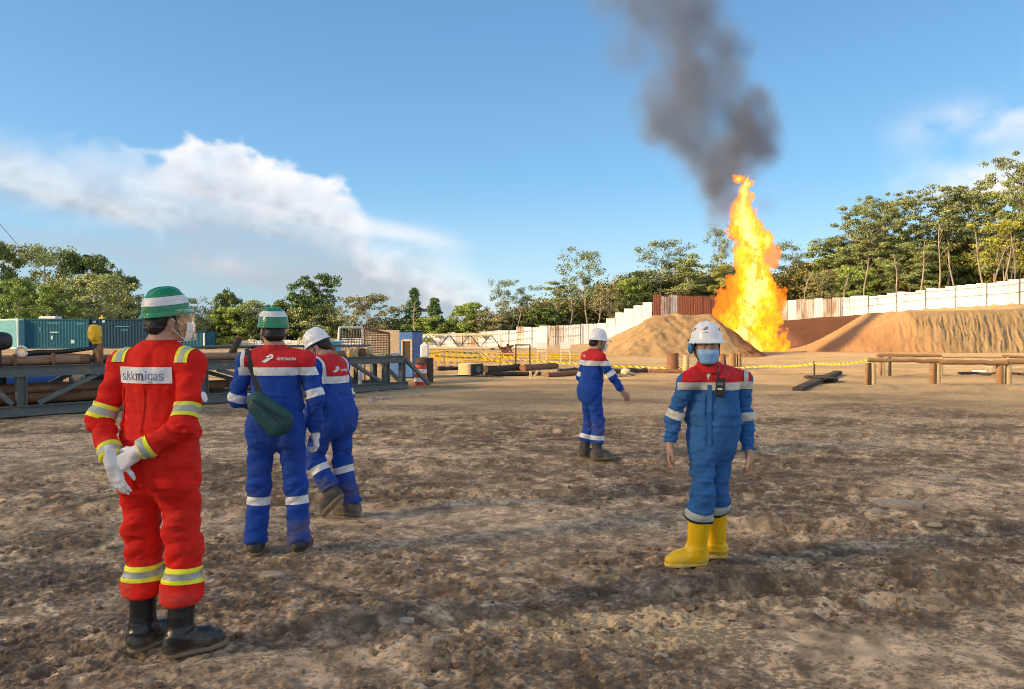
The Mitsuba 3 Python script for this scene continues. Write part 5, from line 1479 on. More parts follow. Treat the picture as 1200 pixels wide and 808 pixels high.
p5 = person('man in faded blue and red coverall and wide white helmet, in yellow boots', (1.36, 5.21), yaw, J5, 'faded_blue_cloth', dict(
    seed=23, scale=0.97, bulk=0.85, handR=(W(-0.05, -0.05, -1), W(0.6, -0.2, 0), W(-0.2, -1, 0), 0.45), handL=(W(0.0, -0.1, -1), W(-0.75, 0.1, 0), W(0, -1, 0), 0.60), footR=(W(-1, -0.16, 0), UP), footL=(W(-1, 0.02, 0), UP),
    boot='yellow_rubber', sole='yellow_rubber', shaft=(0.062, 0.080), tall=0.265, cuffr=0.096, foot_size=1.05, helmet='white_helmet_shell', brim='full', head=(176, 2, 0), helmet_tilt=-3, helmet_up=0.046, mask='mask_blue', collar='yoke_red_cloth', fold=0.018, bh=0.0055, ch=0.007))
company_suit(p5, 1.195, -0.24, 0.20, 0.052, (('armR', 0.90), ('armL', 0.92)), (), tape='pale_tape', arm_w=0.056, pipe=(-0.21,))
for s_ in 'RL': 
    a, b = J5['kn' + s_], J5['cuff' + s_]
    d = nrm(b - a)
    p5['strip']('hem_band', ['shin' + s_, 'thigh' + s_], [(b - d * 0.060, d), (b - d * 0.006, -d)], 'grey_tape', 0.005)
    p5['strip']('hem_edge', ['shin' + s_, 'thigh' + s_], [(b - d * 0.012, d)], 'dark_strap', 0.007)
# open collar: pale undershirt, placket and chest pockets
R = p5['R']
p5['put']('undershirt', decal(trimesh.Trimesh([[-0.028, 0.03, 0], [0.028, 0.03, 0], [0, -0.055, 0], [0, 0.0, 0]], [[0, 2, 3], [3, 2, 1], [0, 3, 1]], process=False), p5['suit'], np.array([-0.03, -0.03, 1.315]), R, back=False, lift=0.012), 'skin_undershirt', True, p5['ck'])
p5['put']('placket', decal(quad2d(0.030, 0.40, 4, 30), p5['suit'], W(-0.012, 0, 1.03), R, back=False, lift=0.010), 'faded_blue_cloth', True, p5['ck'])
for sx in (-1, 1):
    p5['put']('chest_pocket', decal(quad2d(0.105, 0.125, 10, 10), p5['suit'], W(0.0 + sx * 0.098, 0, 1.085), R, back=False, lift=0.0095), 'faded_blue_cloth', True, p5['ck'])
    p5['put']('pocket_flap', decal(quad2d(0.112, 0.040, 10, 4), p5['suit'], W(0.0 + sx * 0.098, 0, 1.142), R, back=False, lift=0.0145), 'faded_blue_cloth', True, p5['ck'])
# helmet stickers
def sticker(mesh2d, s, ang, t, bsdf, nm):
    """Lay a flat mark on the dome of a helmet at an angle from the front."""
    v = np.array(mesh2d.vertices)
    H, rx, ry = 0.130, 0.105, 0.117
    rr = rx * math.cos(t * np.pi / 2) ** 0.78
    th = math.radians(ang) + v[:, 0] / max(rr, 0.03)
    tt = (t + v[:, 1] / 0.19) * np.pi / 2
    cr, cz = np.cos(tt) ** 0.78, np.sin(tt) ** 0.95
    k = 1.022 + v[:, 2]
    m = trimesh.Trimesh(np.stack([np.sin(th) * rx * cr * k, np.cos(th) * ry * cr * k, H * cz * k], 1), mesh2d.faces, process=False)
    s['put'](nm, s['hplace'](m), bsdf, False, s['hk'])
def flip(m): m = m.copy(); m.vertices = m.vertices * [-1, 1, 1]; return m
sticker(flip(logo2d(0.020)), p5, 14, 0.40, 'print_navy', 'emblem')
sticker(flip(text2d('PERTAMINA', 0.0055, True, 0.040)), p5, 14, 0.24, 'print_navy', 'lettering')
sticker(flip(logo2d(0.024)), p5, -0 + 72, 0.36, 'print_red', 'side_emblem')
sticker(flip(logo2d(0.022)), p5, -58, 0.38, 'print_red', 'side_emblem')
sticker(flip(text2d('PERTAMINA', 0.012, True, 0.12)), p3, 100, 0.44, 'print_red', 'lettering')
sticker(flip(quad2d(0.13, 0.004, 20, 2)), p3, 100, 0.30, 'print_red', 'stripe')
sticker(flip(text2d('PERTAMINA', 0.016, True, 0.12)), p4, -95, 0.38, 'print_navy', 'lettering')
sticker(flip(text2d('MIGAS', 0.010, True, 0.06)), p1, -60, 0.35, 'print_navy', 'lettering')
# ear muff on the image-left side of the head
def muff():
    s = p5; hc, hR, hs = s['hc'], s['hR'], s['hs']
    m = trimesh.creation.icosphere(3, 1.0); m.vertices = m.vertices * [0.020, 0.034, 0.040]
    m.vertices = hc + hR @ np.array([0.103, -0.005, -0.008]) + m.vertices @ hR.T
    k = s['put']('ear_muff', m, 'denim_pad', True)
    s['put']('muff_arm', tube(np.array([hc + hR @ np.array([0.112, -0.005, 0.02]), hc + hR @ np.array([0.122, -0.008, 0.05])]), 0.006, 6), 'black_plastic', True, k)
muff()

# radio clipped on the chest
def radio():
    s = p5; M = s['M']; R = s['R']
    k = thing('handheld_radio', 'black two-way radio clipped to the chest of the man facing us', 'radio')
    q = decal(trimesh.Trimesh([[0, 0, 0], [0.01, 0, 0], [0, 0.01, 0]], [[0, 1, 2]], process=False), s['suit'], W(0.060, 0, 1.215), R, back=False, lift=0.02).vertices[0]
    f, r = R[:, 1], R[:, 0]
    Q = np.stack([-r, f, UP], 1) @ rot(0, 0, 4)
    def pl(m): m = m.copy(); m.vertices = q + m.vertices @ Q.T; return m
    part(k, 'case', pl(cbox((0, 0.008, 0), (0.060, 0.036, 0.118), 0.008)), 'black_plastic', 30, to_world=M)
    part(k, 'screen', pl(cbox((0, 0.027, 0.026), (0.040, 0.003, 0.018), 0.001)), 'print_darkgrey', to_world=M)
    part(k, 'keypad', pl(cbox((0, 0.027, -0.020), (0.044, 0.004, 0.044), 0.0015)), 'dark_strap', to_world=M)
    part(k, 'name_plate', pl(cbox((0, 0.030, -0.008), (0.030, 0.002, 0.010), 0.0005)), 'print_white', to_world=M)
    part(k, 'antenna', pl(tube(np.array([[-0.018, 0.004, 0.055], [-0.018, 0.004, 0.105], [-0.022, -0.01, 0.150]]), [0.0065, 0.006, 0.0045], 8)), 'black_plastic', True, to_world=M)
    part(k, 'knob', pl(tube(np.array([[0.014, 0.006, 0.056], [0.014, 0.006, 0.070]]), 0.007, 10)), 'black_plastic', True, to_world=M)
    part(k, 'cord', pl(tube(np.array([[0.02, 0.004, 0.058], [0.030, -0.005, 0.10], [0.022, -0.025, 0.16], [0.012, -0.055, 0.20]]), 0.004, 6)), 'black_plastic', True, to_world=M)
radio()
# ------------------------------------------------------------------ yard equipment
mat('rack_steel', proc(lambda p, n, uv: mix((0.105, 0.130, 0.135), (0.20, 0.17, 0.13), smoothstep(0.5, 0.8, fbm(p.x * 5, p.y * 5, p.z * 7)))), 0.6)
mat('rust', proc(lambda p, n, uv: mix((0.26, 0.125, 0.065), (0.14, 0.075, 0.045), fbm(p.x * 7, p.y * 7, p.z * 9))), 0.85)
mat('pipe_brown', proc(lambda p, n, uv: mix((0.34, 0.20, 0.115), (0.20, 0.115, 0.07), fbm(p.x * 4, p.y * 4, p.z * 14))), 0.6)
def timber_fn(a, b):
    return lambda p, n, uv: mix(a, b, fbm(p.x * 3.5, p.y * 3.5, p.z * 26))
mat('timber', proc(timber_fn((0.40, 0.235, 0.115), (0.24, 0.13, 0.065))), 0.9)
mat('pale_timber', proc(timber_fn((0.58, 0.45, 0.26), (0.42, 0.30, 0.17))), 0.9)
mat('dark_timber', proc(timber_fn((0.075, 0.058, 0.045), (0.035, 0.028, 0.024))), 0.9)
mat('navy_paint', proc(lambda p, n, uv: mix((0.010, 0.080, 0.135), (0.016, 0.110, 0.170), fbm(p.x * 0.9, p.y * 0.9, p.z * 1.4))), 0.75, specular=0.2)
mat('dark_navy_paint', (0.009, 0.045, 0.085), 0.75, specular=0.2)
mat('teal_paint', (0.055, 0.23, 0.31), 0.6)
mat('pale_teal_paint', (0.42, 0.60, 0.62), 0.5)
mat('blue_paint', (0.025, 0.11, 0.36), 0.5)
mat('sky_blue_paint', (0.10, 0.40, 0.62), 0.5)
mat('beige_paint', (0.50, 0.40, 0.28), 0.7)
mat('white_paint', (0.74, 0.73, 0.70), 0.5)
mat('cream_paint', (0.70, 0.58, 0.38), 0.6)
mat('yellow_paint', (0.72, 0.45, 0.03), 0.5)
mat('tarp_yellow', (0.78, 0.46, 0.015), 0.6)
mat('red_paint', (0.55, 0.06, 0.03), 0.5)
mat('black_paint', (0.018, 0.018, 0.02), 0.5)
mat('wire', (0.30, 0.22, 0.16), 0.6, metallic=0.3)
mat('barrier_tape', proc(lambda p, n, uv: dr.select(dr.abs((uv.x + uv.y * 0.5) - dr.floor(uv.x + uv.y * 0.5) - 0.5) < 0.15, mi.Color3f(0.05, 0.03, 0.02), mi.Color3f(0.82, 0.66, 0.02))), 0.5)


def G(x, y):
    """Ground point under the pixel, on level ground."""
    v = at(x, y, 10.0) - [0, 0, EYE]
    q = v * (EYE / -v[2])
    return q[0], q[1]


def col(x, Y): return at(x, 400, Y)[0]


# ---- long steel rack on the left
A0, A1 = np.array([-9.33, 14.0]), np.array([-2.87, 21.2])
AX = nrm(np.append(A1 - A0, 0)); AN = np.array([-AX[1], AX[0], 0])


def rk(px, z=0.0, off=0.0):
    """Point on the rack's front line seen at pixel column px, moved off metres to the back."""
    s = (px - CX) / FPX
    k = (A1 - A0)[0] / (A1 - A0)[1]
    Y = (A0[0] - k * A0[1]) / (s - k)
    return np.array([s * Y, Y, z]) + AN * off


k = thing('pipe_rack', 'long grey steel pipe rack with diagonal braces behind the red man and the bag carrier', 'pipe rack')
WD = 1.25
for off in (0, WD):
    part(k, 'top_beam', hbeam(rk(-60, 0.84, off), rk(474, 0.80, off), 0.15, 0.20), 'rack_steel')
    part(k, 'skid_beam', hbeam(rk(-60, 0.10, off), rk(478, 0.09, off), 0.16, 0.19), 'rack_steel')
    for px in (-34, 24, 130, 238, 345, 452, 471):
        part(k, 'post', hbeam(rk(px, 0.18, off), rk(px, 0.735, off), 0.17 if px < 460 else 0.13, 0.15, 0.014, tuple(AX)), 'rack_steel')
    for a, b in ((113, 44), (-20, 14), (140, 228), (255, 330), (414, 447), (355, 405)):
        part(k, 'brace', beam(rk(a, 0.72, off + 0.02), rk(b, 0.22, off + 0.02), 0.09, 0.10, tuple(AN), 0.01), 'rack_steel')
    part(k, 'end_brace', beam(rk(475, 0.80, off), rk(503, 0.06, off), 0.10, 0.11, tuple(AN), 0.01), 'rack_steel')
for px in (-34, 24, 130, 238, 345, 452, 471):
    part(k, 'cross_beam', beam(rk(px, 0.83, 0.08), rk(px, 0.83, WD - 0.08), 0.10, 0.16), 'rack_steel')
part(k, 'hand_rail', tube([rk(205, 1.215, 0.9), rk(300, 1.20, 0.9), rk(458, 1.17, 0.9)], 0.035, 8), 'rack_steel', True)
for px in (214, 300, 380, 452):
    part(k, 'rail_post', tube([rk(px, 0.9, 0.9), rk(px, 1.20, 0.9)], 0.022, 6), 'rack_steel', True)
for i, (px, lab) in enumerate(((422, 'left'), (438, 'right'))):
    solid('white_post', f'short white steel post under the right end of the rack, the {lab} one', 'post',
          cat(tube([rk(px, 0.0, 0.6), rk(px, 0.74, 0.6)], 0.055, 12), cbox(rk(px, 0.03, 0.6), (0.2, 0.2, 0.05), 0.01)), 'white_paint', 30)
r = np.random.default_rng(12)
for i in range(6):
    off = 0.12 + 0.19 * i
    e = r.uniform(-5, 3)
    kk = thing('steel_pipe', f'long brown pipe on top of the rack at the left, {ORD[i]} from the front', 'pipe')
    part(kk, 'tube', tube([rk(-70, 1.03, off), rk(106 + e, 1.02, off)], 0.085, 14), 'pipe_brown', True)
    part(kk, 'collar', tube([rk(98 + e, 1.02, off), rk(108.5 + e, 1.02, off)], 0.102, 14), 'rust', True)
for i in range(5):
    off = 0.15 + 0.22 * i
    e = r.uniform(-6, 4)
    kk = thing('steel_pipe', f'brown pipe on the rack right of the red man, {ORD[i]} from the front', 'pipe')
    part(kk, 'tube', tube([rk(128, 1.01, off), rk(404 + e, 0.98, off)], 0.075, 14), 'pipe_brown', True)
    part(kk, 'collar', tube([rk(397 + e, 0.98, off), rk(406 + e, 0.98, off)], 0.092, 14), 'rust', True)
for i in range(4):
    off = 0.28 + 0.24 * i
    solid('steel_pipe', f'rusty pipe lying lowest inside the rack, {ORD[i]} from the front', 'pipe', tube([rk(-60, 0.30 + 0.02 * (i % 2), off), rk(220 + 30 * i, 0.30 + 0.02 * (i % 2), off)], 0.10, 12), 'rust', True)
for i in range(3):
    off = 0.40 + 0.24 * i
    solid('steel_pipe', f'brown pipe on the upper layer inside the rack, {ORD[i]} from the front', 'pipe', tube([rk(-60, 0.47, off), rk(150 + 40 * i, 0.47, off)], 0.085, 12), 'pipe_brown', True)
for px, lab in ((17, 'left'), (62, 'right')):
    solid('pipe_stop', f'short rusty stake holding the pipes on the rack, the {lab} one', 'stake', beam(rk(px, 0.94, 0.0), rk(px, 1.16, 0.0), 0.05, 0.06, (0, 1, 0), 0.008), 'rust')
solid('rubber_hose', 'black rubber hose lying along the top of the pipes at the left', 'hose', tube([rk(36, 1.15, 0.25), rk(52, 1.17, 0.30), rk(70, 1.165, 0.34), rk(92, 1.19, 0.34), rk(116, 1.24, 0.30)], [0.05, 0.055, 0.05, 0.045, 0.035], 10), 'black_paint', True)
def ring_mesh(c, R0, r0, n, sides=8):
    th = np.linspace(0, 2 * np.pi, 25)
    F_ = frame(n)
    return tube(np.asarray(c) + (np.cos(th)[:, None] * F_[:, 0] + np.sin(th)[:, None] * F_[:, 1]) * R0, r0, sides, False)
solid('rope_ring', 'small white rope ring standing upright on the pipes at the left', 'ring', ring_mesh(rk(26, 1.20, 0.05), 0.085, 0.028, (0.3, -1, 0)), 'white_paint', True)
k = thing('pipe_clamp', 'rusty upright clamp with a flange at the end of the left pipes', 'clamp')
part(k, 'upright', beam(rk(117, 0.92, -0.02), rk(118, 1.33, -0.02), 0.07, 0.08, (0, 1, 0), 0.01), 'rust')
part(k, 'flange', tube([rk(113, 1.06, 0.05), rk(116, 1.06, 0.05)], 0.17, 16), 'rust', 30)
part(k, 'arm', tube([rk(117, 1.28, 0.0), rk(112, 1.10, 0.1), rk(121, 1.02, 0.1)], 0.03, 8), 'rust', True)

for a_, b_, h_, bs, lab in ((128, 200, 0.62, 'dark_steel', 'added dark crate filling the gaps behind the rack, hidden partly by the red man'), (205, 262, 0.50, 'navy_paint', 'added low dark blue crate behind the rack beside the red man'), (338, 392, 0.62, 'dark_steel', 'added dark crate behind the rack beside the bag carrier'), (400, 446, 0.70, 'dark_navy_paint', 'added dark crate behind the right end of the rack and the white posts')):
    p_, q_ = rk(a_, 0, 1.9), rk(b_, 0, 1.9)
    L_ = np.linalg.norm(q_ - p_)
    k = thing('added_crate', lab, 'crate')  # invented boxes, put in to fill the open rack gaps with dark
    part(k, 'body', cbox((p_ + q_) / 2 + [0, 0, h_ / 2], (L_, 0.8, h_), 0.02, np.stack([AX, AN, UP], 1)), bs)
    for t_ in (0.08, 0.5, 0.92): part(k, 'rib', beam(p_ + (q_ - p_) * t_ - AN * 0.43 + [0, 0, 0.02], p_ + (q_ - p_) * t_ - AN * 0.43 + [0, 0, h_ - 0.02], 0.05, 0.05, tuple(AX)), 'rack_steel')

# yellow wrapped equipment on two thin legs
def lumpy(c, s, seed, amp=0.25, sub=4, p=0.75):
    m = trimesh.creation.icosphere(sub)
    v = m.vertices
    v = np.sign(v) * np.abs(v) ** p
    v = v * (1 + amp * (meshkit.fbm(m.vertices * 1.8 + seed, 4, seed) - 0.5))[:, None] * np.asarray(s)
    m.vertices = v + np.asarray(c)
    return m
q = rk(128, 0, 0.75)
k = thing('wrapped_lamp', 'yellow tarpaulin wrapped over equipment on a thin stand beside the red man', 'covered equipment')
part(k, 'cover', lumpy(q + [0, 0, 1.53], (0.115, 0.12, 0.185), 4, 0.5), 'tarp_yellow', True)
part(k, 'cover_hem', lumpy(q + [0.02, 0, 1.37], (0.09, 0.09, 0.07), 8, 0.9), 'tarp_yellow', True)
for dx in (-0.03, 0.05): part(k, 'leg', tube([q + [dx, 0, 0.90], q + [dx, 0, 1.40]], 0.016, 6), 'dark_steel', True)
q = rk(-3, 0, -0.15)
k = thing('black_buffer', 'black rounded rubber buffer cut off by the left edge', 'buffer')
part(k, 'drum', lumpy(q + [-0.03, 0, 1.40], (0.20, 0.20, 0.165), 2, 0.06, 4, 0.7), 'black_paint', True)
part(k, 'stem', tube([q + [-0.03, 0, 0.93], q + [-0.03, 0, 1.28]], 0.05, 10), 'black_paint', True)
a, b = rk(278, 0.98, 0.35), rk(290, 1.42, 0.35)
k = thing('slanting_post', 'dark rusty post end slanting up beside the bag carrier head', 'post')
part(k, 'shaft', tube([a, b], 0.075, 12), 'dark_timber', True)
part(k, 'cap', tube([b - (b - a) * 0.05, b + (b - a) * 0.03], 0.088, 12), 'rust', 30)

# ---- containers
def container(label, o, ux, L, D, H, body, trim, ribs=22, plates=()):
    """o: the corner of the long face at left; ux its direction."""
    ux = nrm(np.array([ux[0], ux[1], 0])); uy = np.array([-ux[1], ux[0], 0]); o = np.array([o[0], o[1], o[2]])
    Rm = np.stack([ux, uy, UP], 1)
    k = thing('shipping_container', label, 'container')
    def pl(m): m = m.copy(); m.vertices = o + m.vertices @ Rm.T; return m
    f = 0.12
    n = ribs * 4 + 1
    xs = np.linspace(f, L - f, n); yy = 0.045 + np.where((np.arange(n) % 4 == 1) | (np.arange(n) % 4 == 2), 0.018, 0.0)
    def corr(xs, yy, z0, z1):
        m = len(xs)
        v = np.vstack([np.stack([xs, yy, 0 * xs + z0], 1), np.stack([xs, yy, 0 * xs + z1], 1)]); a = np.arange(m - 1)
        return trimesh.Trimesh(v, np.vstack([np.stack([a, a + 1, a + 1 + m], 1), np.stack([a, a + 1 + m, a + m], 1)]), process=False)
    part(k, 'front_wall', pl(corr(xs, yy, f, H - f)), body)
    b = corr(xs, -yy, f, H - f); b.vertices = b.vertices + [0, D, 0]; b.faces = b.faces[:, ::-1]; part(k, 'back_wall', pl(b), body)
    for x0 in (0.05, L - 0.05): part(k, 'end_wall', pl(box((x0, D / 2, H / 2), (0.03, D - 0.2, H - 0.2))), body)
    part(k, 'roof', pl(box((L / 2, D / 2, H - 0.05), (L - 0.2, D - 0.2, 0.04))), body)
    for x0 in (0.07, L - 0.07):
        for y0 in (0.07, D - 0.07): part(k, 'corner_post', pl(cbox((x0, y0, H / 2), (0.14, 0.14, H), 0.012)), trim)
    for y0 in (0.06, D - 0.06):
        for z0 in (0.07, H - 0.07): part(k, 'side_rail', pl(cbox((L / 2, y0, z0), (L - 0.28, 0.10, 0.13), 0.012)), trim)
    for x0 in (0.06, L - 0.06):
        for z0 in (0.07, H - 0.07): part(k, 'end_rail', pl(cbox((x0, D / 2, z0), (0.10, D - 0.28, 0.13), 0.012)), trim)
    for (x, z, w, h, bs) in plates: part(k, 'marking_plate', pl(box((x, 0.03, z), (w, 0.012, h))), bs)
    return k
c0 = (col(22.5, 66), 66.0, -0.05)
container('dark blue shipping container, middle of three at the left, with pale markings on its side', c0, (1, 0.03), 5.9, 2.44, 2.62, 'navy_paint', 'navy_paint', 22,
          ((2.9, 2.25, 1.0, 0.10, 'teal_paint'), (2.95, 1.45, 0.7, 0.09, 'pale_teal_paint'), (2.75, 1.0, 0.16, 0.34, 'pale_teal_paint'), (0.35, 1.15, 0.3, 0.2, 'teal_paint'), (4.5, 0.65, 0.3, 0.3, 'pale_teal_paint'), (1.75, 1.7, 0.12, 0.4, 'teal_paint'), (5.2, 2.2, 0.7, 0.12, 'teal_paint')))
c1 = (col(105, 66.4), 66.4, -0.05)
container('darker navy shipping container beside the yellow cover, right of the middle one', c1, (1, 0.02), 6.06, 2.44, 2.62, 'dark_navy_paint', 'dark_navy_paint', 22,
          ((2.8, 1.95, 1.2, 0.08, 'teal_paint'), (3.0, 1.65, 0.6, 0.07, 'teal_paint'), (0.4, 2.35, 0.3, 0.2, 'pale_teal_paint'), (1.2, 2.4, 0.25, 0.18, 'pale_teal_paint')))
e = np.array([col(20.5, 65.6), 65.6]); d_ = nrm(np.array([-0.80, 0.60]))
container('light teal container with a pale top edge at the left border', (*(e + d_ * 12.0), -0.05), -d_, 12.0, 2.44, 2.62, 'teal_paint', 'pale_teal_paint', 40)
container('small dark blue container with a white door post, right of the red man', (col(203, 64), 64.0, -0.3), (1, 0), 2.75, 2.2, 1.86, 'navy_paint', 'dark_navy_paint', 9, ((2.55, 1.0, 0.16, 1.3, 'white_paint'),))
solid('roof_hatch', 'low grey cover on the roof of the middle container', 'hatch', cbox((c0[0] + 2.0, 67.2, 2.66), (1.5, 1.0, 0.26), 0.06), 'white_paint')
solid('roof_vent', 'small yellow vent on the roof edge of the navy container', 'vent', cat(cbox((c1[0] + 0.9, 66.8, 2.62), (0.4, 0.4, 0.16), 0.03), tube([(c1[0] + 0.9, 66.8, 2.6), (c1[0] + 0.9, 66.8, 2.9)], 0.08, 8)), 'yellow_paint')
solid('water_tank', 'blue tank lying low behind the left part of the pipe rack', 'tank', tube([rk(20, 0.50, 2.6), rk(120, 0.50, 2.6)], 0.36, 20), 'blue_paint', 30)

# ---- wire cage, blue cabinet, barrel at the right end of the rack
k = thing('wire_cage', 'rusty wire mesh cage with a white tubular gate at the right end of the rack', 'cage')
ga, gb = at(395.5, 400, 23.0), at(424.5, 400, 23.4)
zt, zb_ = at(410, 384, 23.2)[2], 0.05
part(k, 'gate_frame', cat(*[tube(p_, 0.034, 8) for p_ in ([[ga[0] - 0.05, ga[1], zb_], [ga[0] + 0.06, ga[1], zt]], [[gb[0] - 0.02, gb[1], zb_], [gb[0], gb[1], zt]], [[ga[0] + 0.06, ga[1], zt], [gb[0], gb[1], zt]])]), 'white_paint', True, kind='stuff')
def net(a, b, z0, z1a, z1b, sp, rad):
    ms = []
    n = int(np.linalg.norm(b - a) / sp)
    for i in range(n + 1):
        t = i / n; q = a * (1 - t) + b * t
        ms.append(tube([[q[0], q[1], z0], [q[0], q[1], z1a * (1 - t) + z1b * t]], rad, 4, False))
    for j in range(int((max(z1a, z1b) - z0) / sp)):
        z = z0 + j * sp
        ms.append(tube([[a[0], a[1], z], [b[0], b[1], min(z, z1b) if z1b < z1a else z]], rad, 4, False))
    return cat(ms)
part(k, 'gate_mesh', net(ga, gb, 0.55, zt - 0.1, zt - 0.1, 0.085, 0.013), 'wire', kind='stuff')
ha, hb = at(427, 400, 23.5), at(456, 400, 24.6)
z1a, z1b = at(427, 385, 23.5)[2], at(456, 391, 24.6)[2]
part(k, 'side_mesh', net(ha, hb, 0.75, z1a, z1b, 0.075, 0.017), 'wire', kind='stuff')
part(k, 'side_frame', cat(tube([[ha[0], ha[1], z1a], [hb[0], hb[1], z1b]], 0.035, 8), tube([[hb[0], hb[1], 0.0], [hb[0], hb[1], z1b]], 0.035, 8), tube([[ha[0], ha[1], 0.0], [ha[0], ha[1], z1a]], 0.03, 8), tube([[ha[0], ha[1], 0.75], [hb[0], hb[1], 0.75]], 0.03, 8)), 'rust', True, kind='stuff')
part(k, 'back_sheet', cbox((ha + hb) / 2 * [1, 1, 0] + [0.1, 0.9, 1.22], (0.95, 0.02, 0.75), 0.004), 'beige_paint')
r = np.random.default_rng(4)
for i, (px, z, s_, bs, lab) in enumerate([(408, 1.02, 0.13, 'rust', 'dark rusty coil of hose inside the white gate of the cage'), (434, 0.98, 0.14, 'pale_timber', 'buff valve body at the foot of the cage mesh'), (444, 0.98, 0.12, 'rust', 'brown fitting between the two buff valve bodies'), (452, 1.00, 0.13, 'pale_timber', 'second buff valve body nearest to the blue cabinet'), (430, 0.90, 0.07, 'yellow_paint', 'small yellow valve wheel at the foot of the cage')]):
    q = rk(px, z, 0.75)
    k = thing('rig_fitting', lab, 'fitting')
    part(k, 'casting', lumpy(q, (s_, s_, s_ * 1.1), 20 + i, 0.7, 3), bs, 40)
    part(k, 'hand_wheel', ring_mesh(q + [0.04, -0.12, 0.03], s_ * 0.7, 0.018, (0.4, -1, 0.3), 6), bs, True)
    part(k, 'foot', tube([q - [0, 0, s_ * 0.8], q - [0, 0, z - 0.88]], 0.05, 8), 'rust', True)
k = thing('blue_drum', 'light blue drum standing behind the bowed man with the white helmet', 'drum')
q = at(388, 400, 22.5)
part(k, 'barrel', tube([[q[0], q[1], 0.35], [q[0], q[1], 1.25]], 0.30, 20), 'sky_blue_paint', 30)
part(k, 'rim', ring_mesh([q[0], q[1], 1.25], 0.30, 0.022, (0, 0, 1)), 'sky_blue_paint', True)
part(k, 'stand', cbox([q[0], q[1], 0.17], (0.6, 0.6, 0.36), 0.02), 'dark_steel')
k = thing('blue_cabinet', 'blue steel cabinet with a beige framed opening right of the wire cage', 'cabinet')
q = at(457.5, 400, 26.0); Rm = rot(-18)
def bl(c, s, ch=0.012): return cbox(np.array([q[0], 26.0, 0]) + Rm @ np.array(c), s, ch, Rm)
part(k, 'body', bl((0.42, 0.4, 0.77), (0.84, 0.8, 1.54), 0.02), 'blue_paint')
part(k, 'roof', bl((0.42, 0.4, 1.555), (0.90, 0.86, 0.03), 0.008), 'dark_navy_paint')
for c, s in (((0.46, -0.03, 0.88), (0.06, 0.06, 0.80)), ((0.80, -0.03, 0.88), (0.06, 0.06, 0.80)), ((0.63, -0.03, 1.25), (0.28, 0.06, 0.07)), ((0.63, -0.03, 0.51), (0.28, 0.06, 0.07))): part(k, 'opening_frame', bl(c, s), 'beige_paint')
part(k, 'opening', bl((0.63, -0.008, 0.88), (0.28, 0.012, 0.67), 0.002), 'dark_timber')
k = thing('marker_barrel', 'red and white banded plastic barrel at the right end of the rack', 'barrel')
bx, by = G(493, 451)
bz = gz(bx, by) - 0.02
for i in range(5):
    part(k, 'band', tube([[bx, by, bz + 0.125 * i], [bx, by, bz + 0.125 * i + 0.123]], [0.20 - 0.007 * i, 0.197 - 0.007 * i], 20), 'red_paint' if i % 2 == 0 else 'white_paint', 30)
part(k, 'lid', tube([[bx, by, bz + 0.625], [bx, by, bz + 0.66]], [0.172, 0.12], 20), 'black_paint', 30)
solid('white_jerrycan', 'white plastic can behind the red and white barrel', 'can', cat(cbox((bx - 0.02, by + 1.2, 0.95), (0.26, 0.2, 0.42), 0.04), cbox((bx - 0.02, by + 1.2, 1.19), (0.08, 0.08, 0.07), 0.015)), 'white_paint')
solid('oil_drum', 'dark drum carrying the white can behind the barrel', 'drum', tube([[bx - 0.02, by + 1.2, 0], [bx - 0.02, by + 1.2, 0.735]], 0.27, 18), 'dark_timber', 30)

# ---- centre: lattice boom, yellow stand, tape, blocks, logs
k = thing('lattice_boom', 'cream painted lattice boom lying in front of the low white fence', 'boom')
Yb = 62.0
xa, xb = col(489, Yb), col(587, Yb)
zt, zl = at(540, 392.5, Yb)[2], at(540, 407.5, Yb)[2]
for y0 in (0, 0.9):
    part(k, 'top_chord', beam((xa, Yb + y0, zt), (xb, Yb + y0, zt), 0.13, 0.13), 'cream_paint'); part(k, 'bottom_chord', beam((xa, Yb + y0, zl), (xb, Yb + y0, zl), 0.13, 0.13), 'cream_paint')
    n = 8
    for i in range(n):
        u0, u1 = xa + (xb - xa) * i / n, xa + (xb - xa) * (i + 1) / n
        z0, z1 = (zl, zt) if i % 2 == 0 else (zt, zl)
        part(k, 'lacing', beam((u0, Yb + y0, z0), (u1, Yb + y0, z1), 0.055, 0.055), 'dark_steel')
for x in (xa, xb): part(k, 'end_frame', cat(beam((x, Yb, zl), (x, Yb, zt), 0.12, 0.12, (0, 1, 0)), beam((x, Yb + 0.9, zl), (x, Yb + 0.9, zt), 0.12, 0.12, (0, 1, 0))), 'cream_paint', kind='stuff')
for t in (0.1, 0.9):
    x = xa + (xb - xa) * t
    part(k, 'support', cbox((x, Yb + 0.45, (zl + ground_h(x, Yb) - 0.3) / 2), (0.3, 1.2, float(zl - ground_h(x, Yb) + 0.2)), 0.02), 'dark_timber')
k = thing('yellow_trestle', 'yellow lattice trestle left of the timber block, behind the tape', 'trestle')
Yt = 37.0
xa, xb = col(506, Yt), col(541, Yt); zt = at(520, 412.5, Yt)[2]
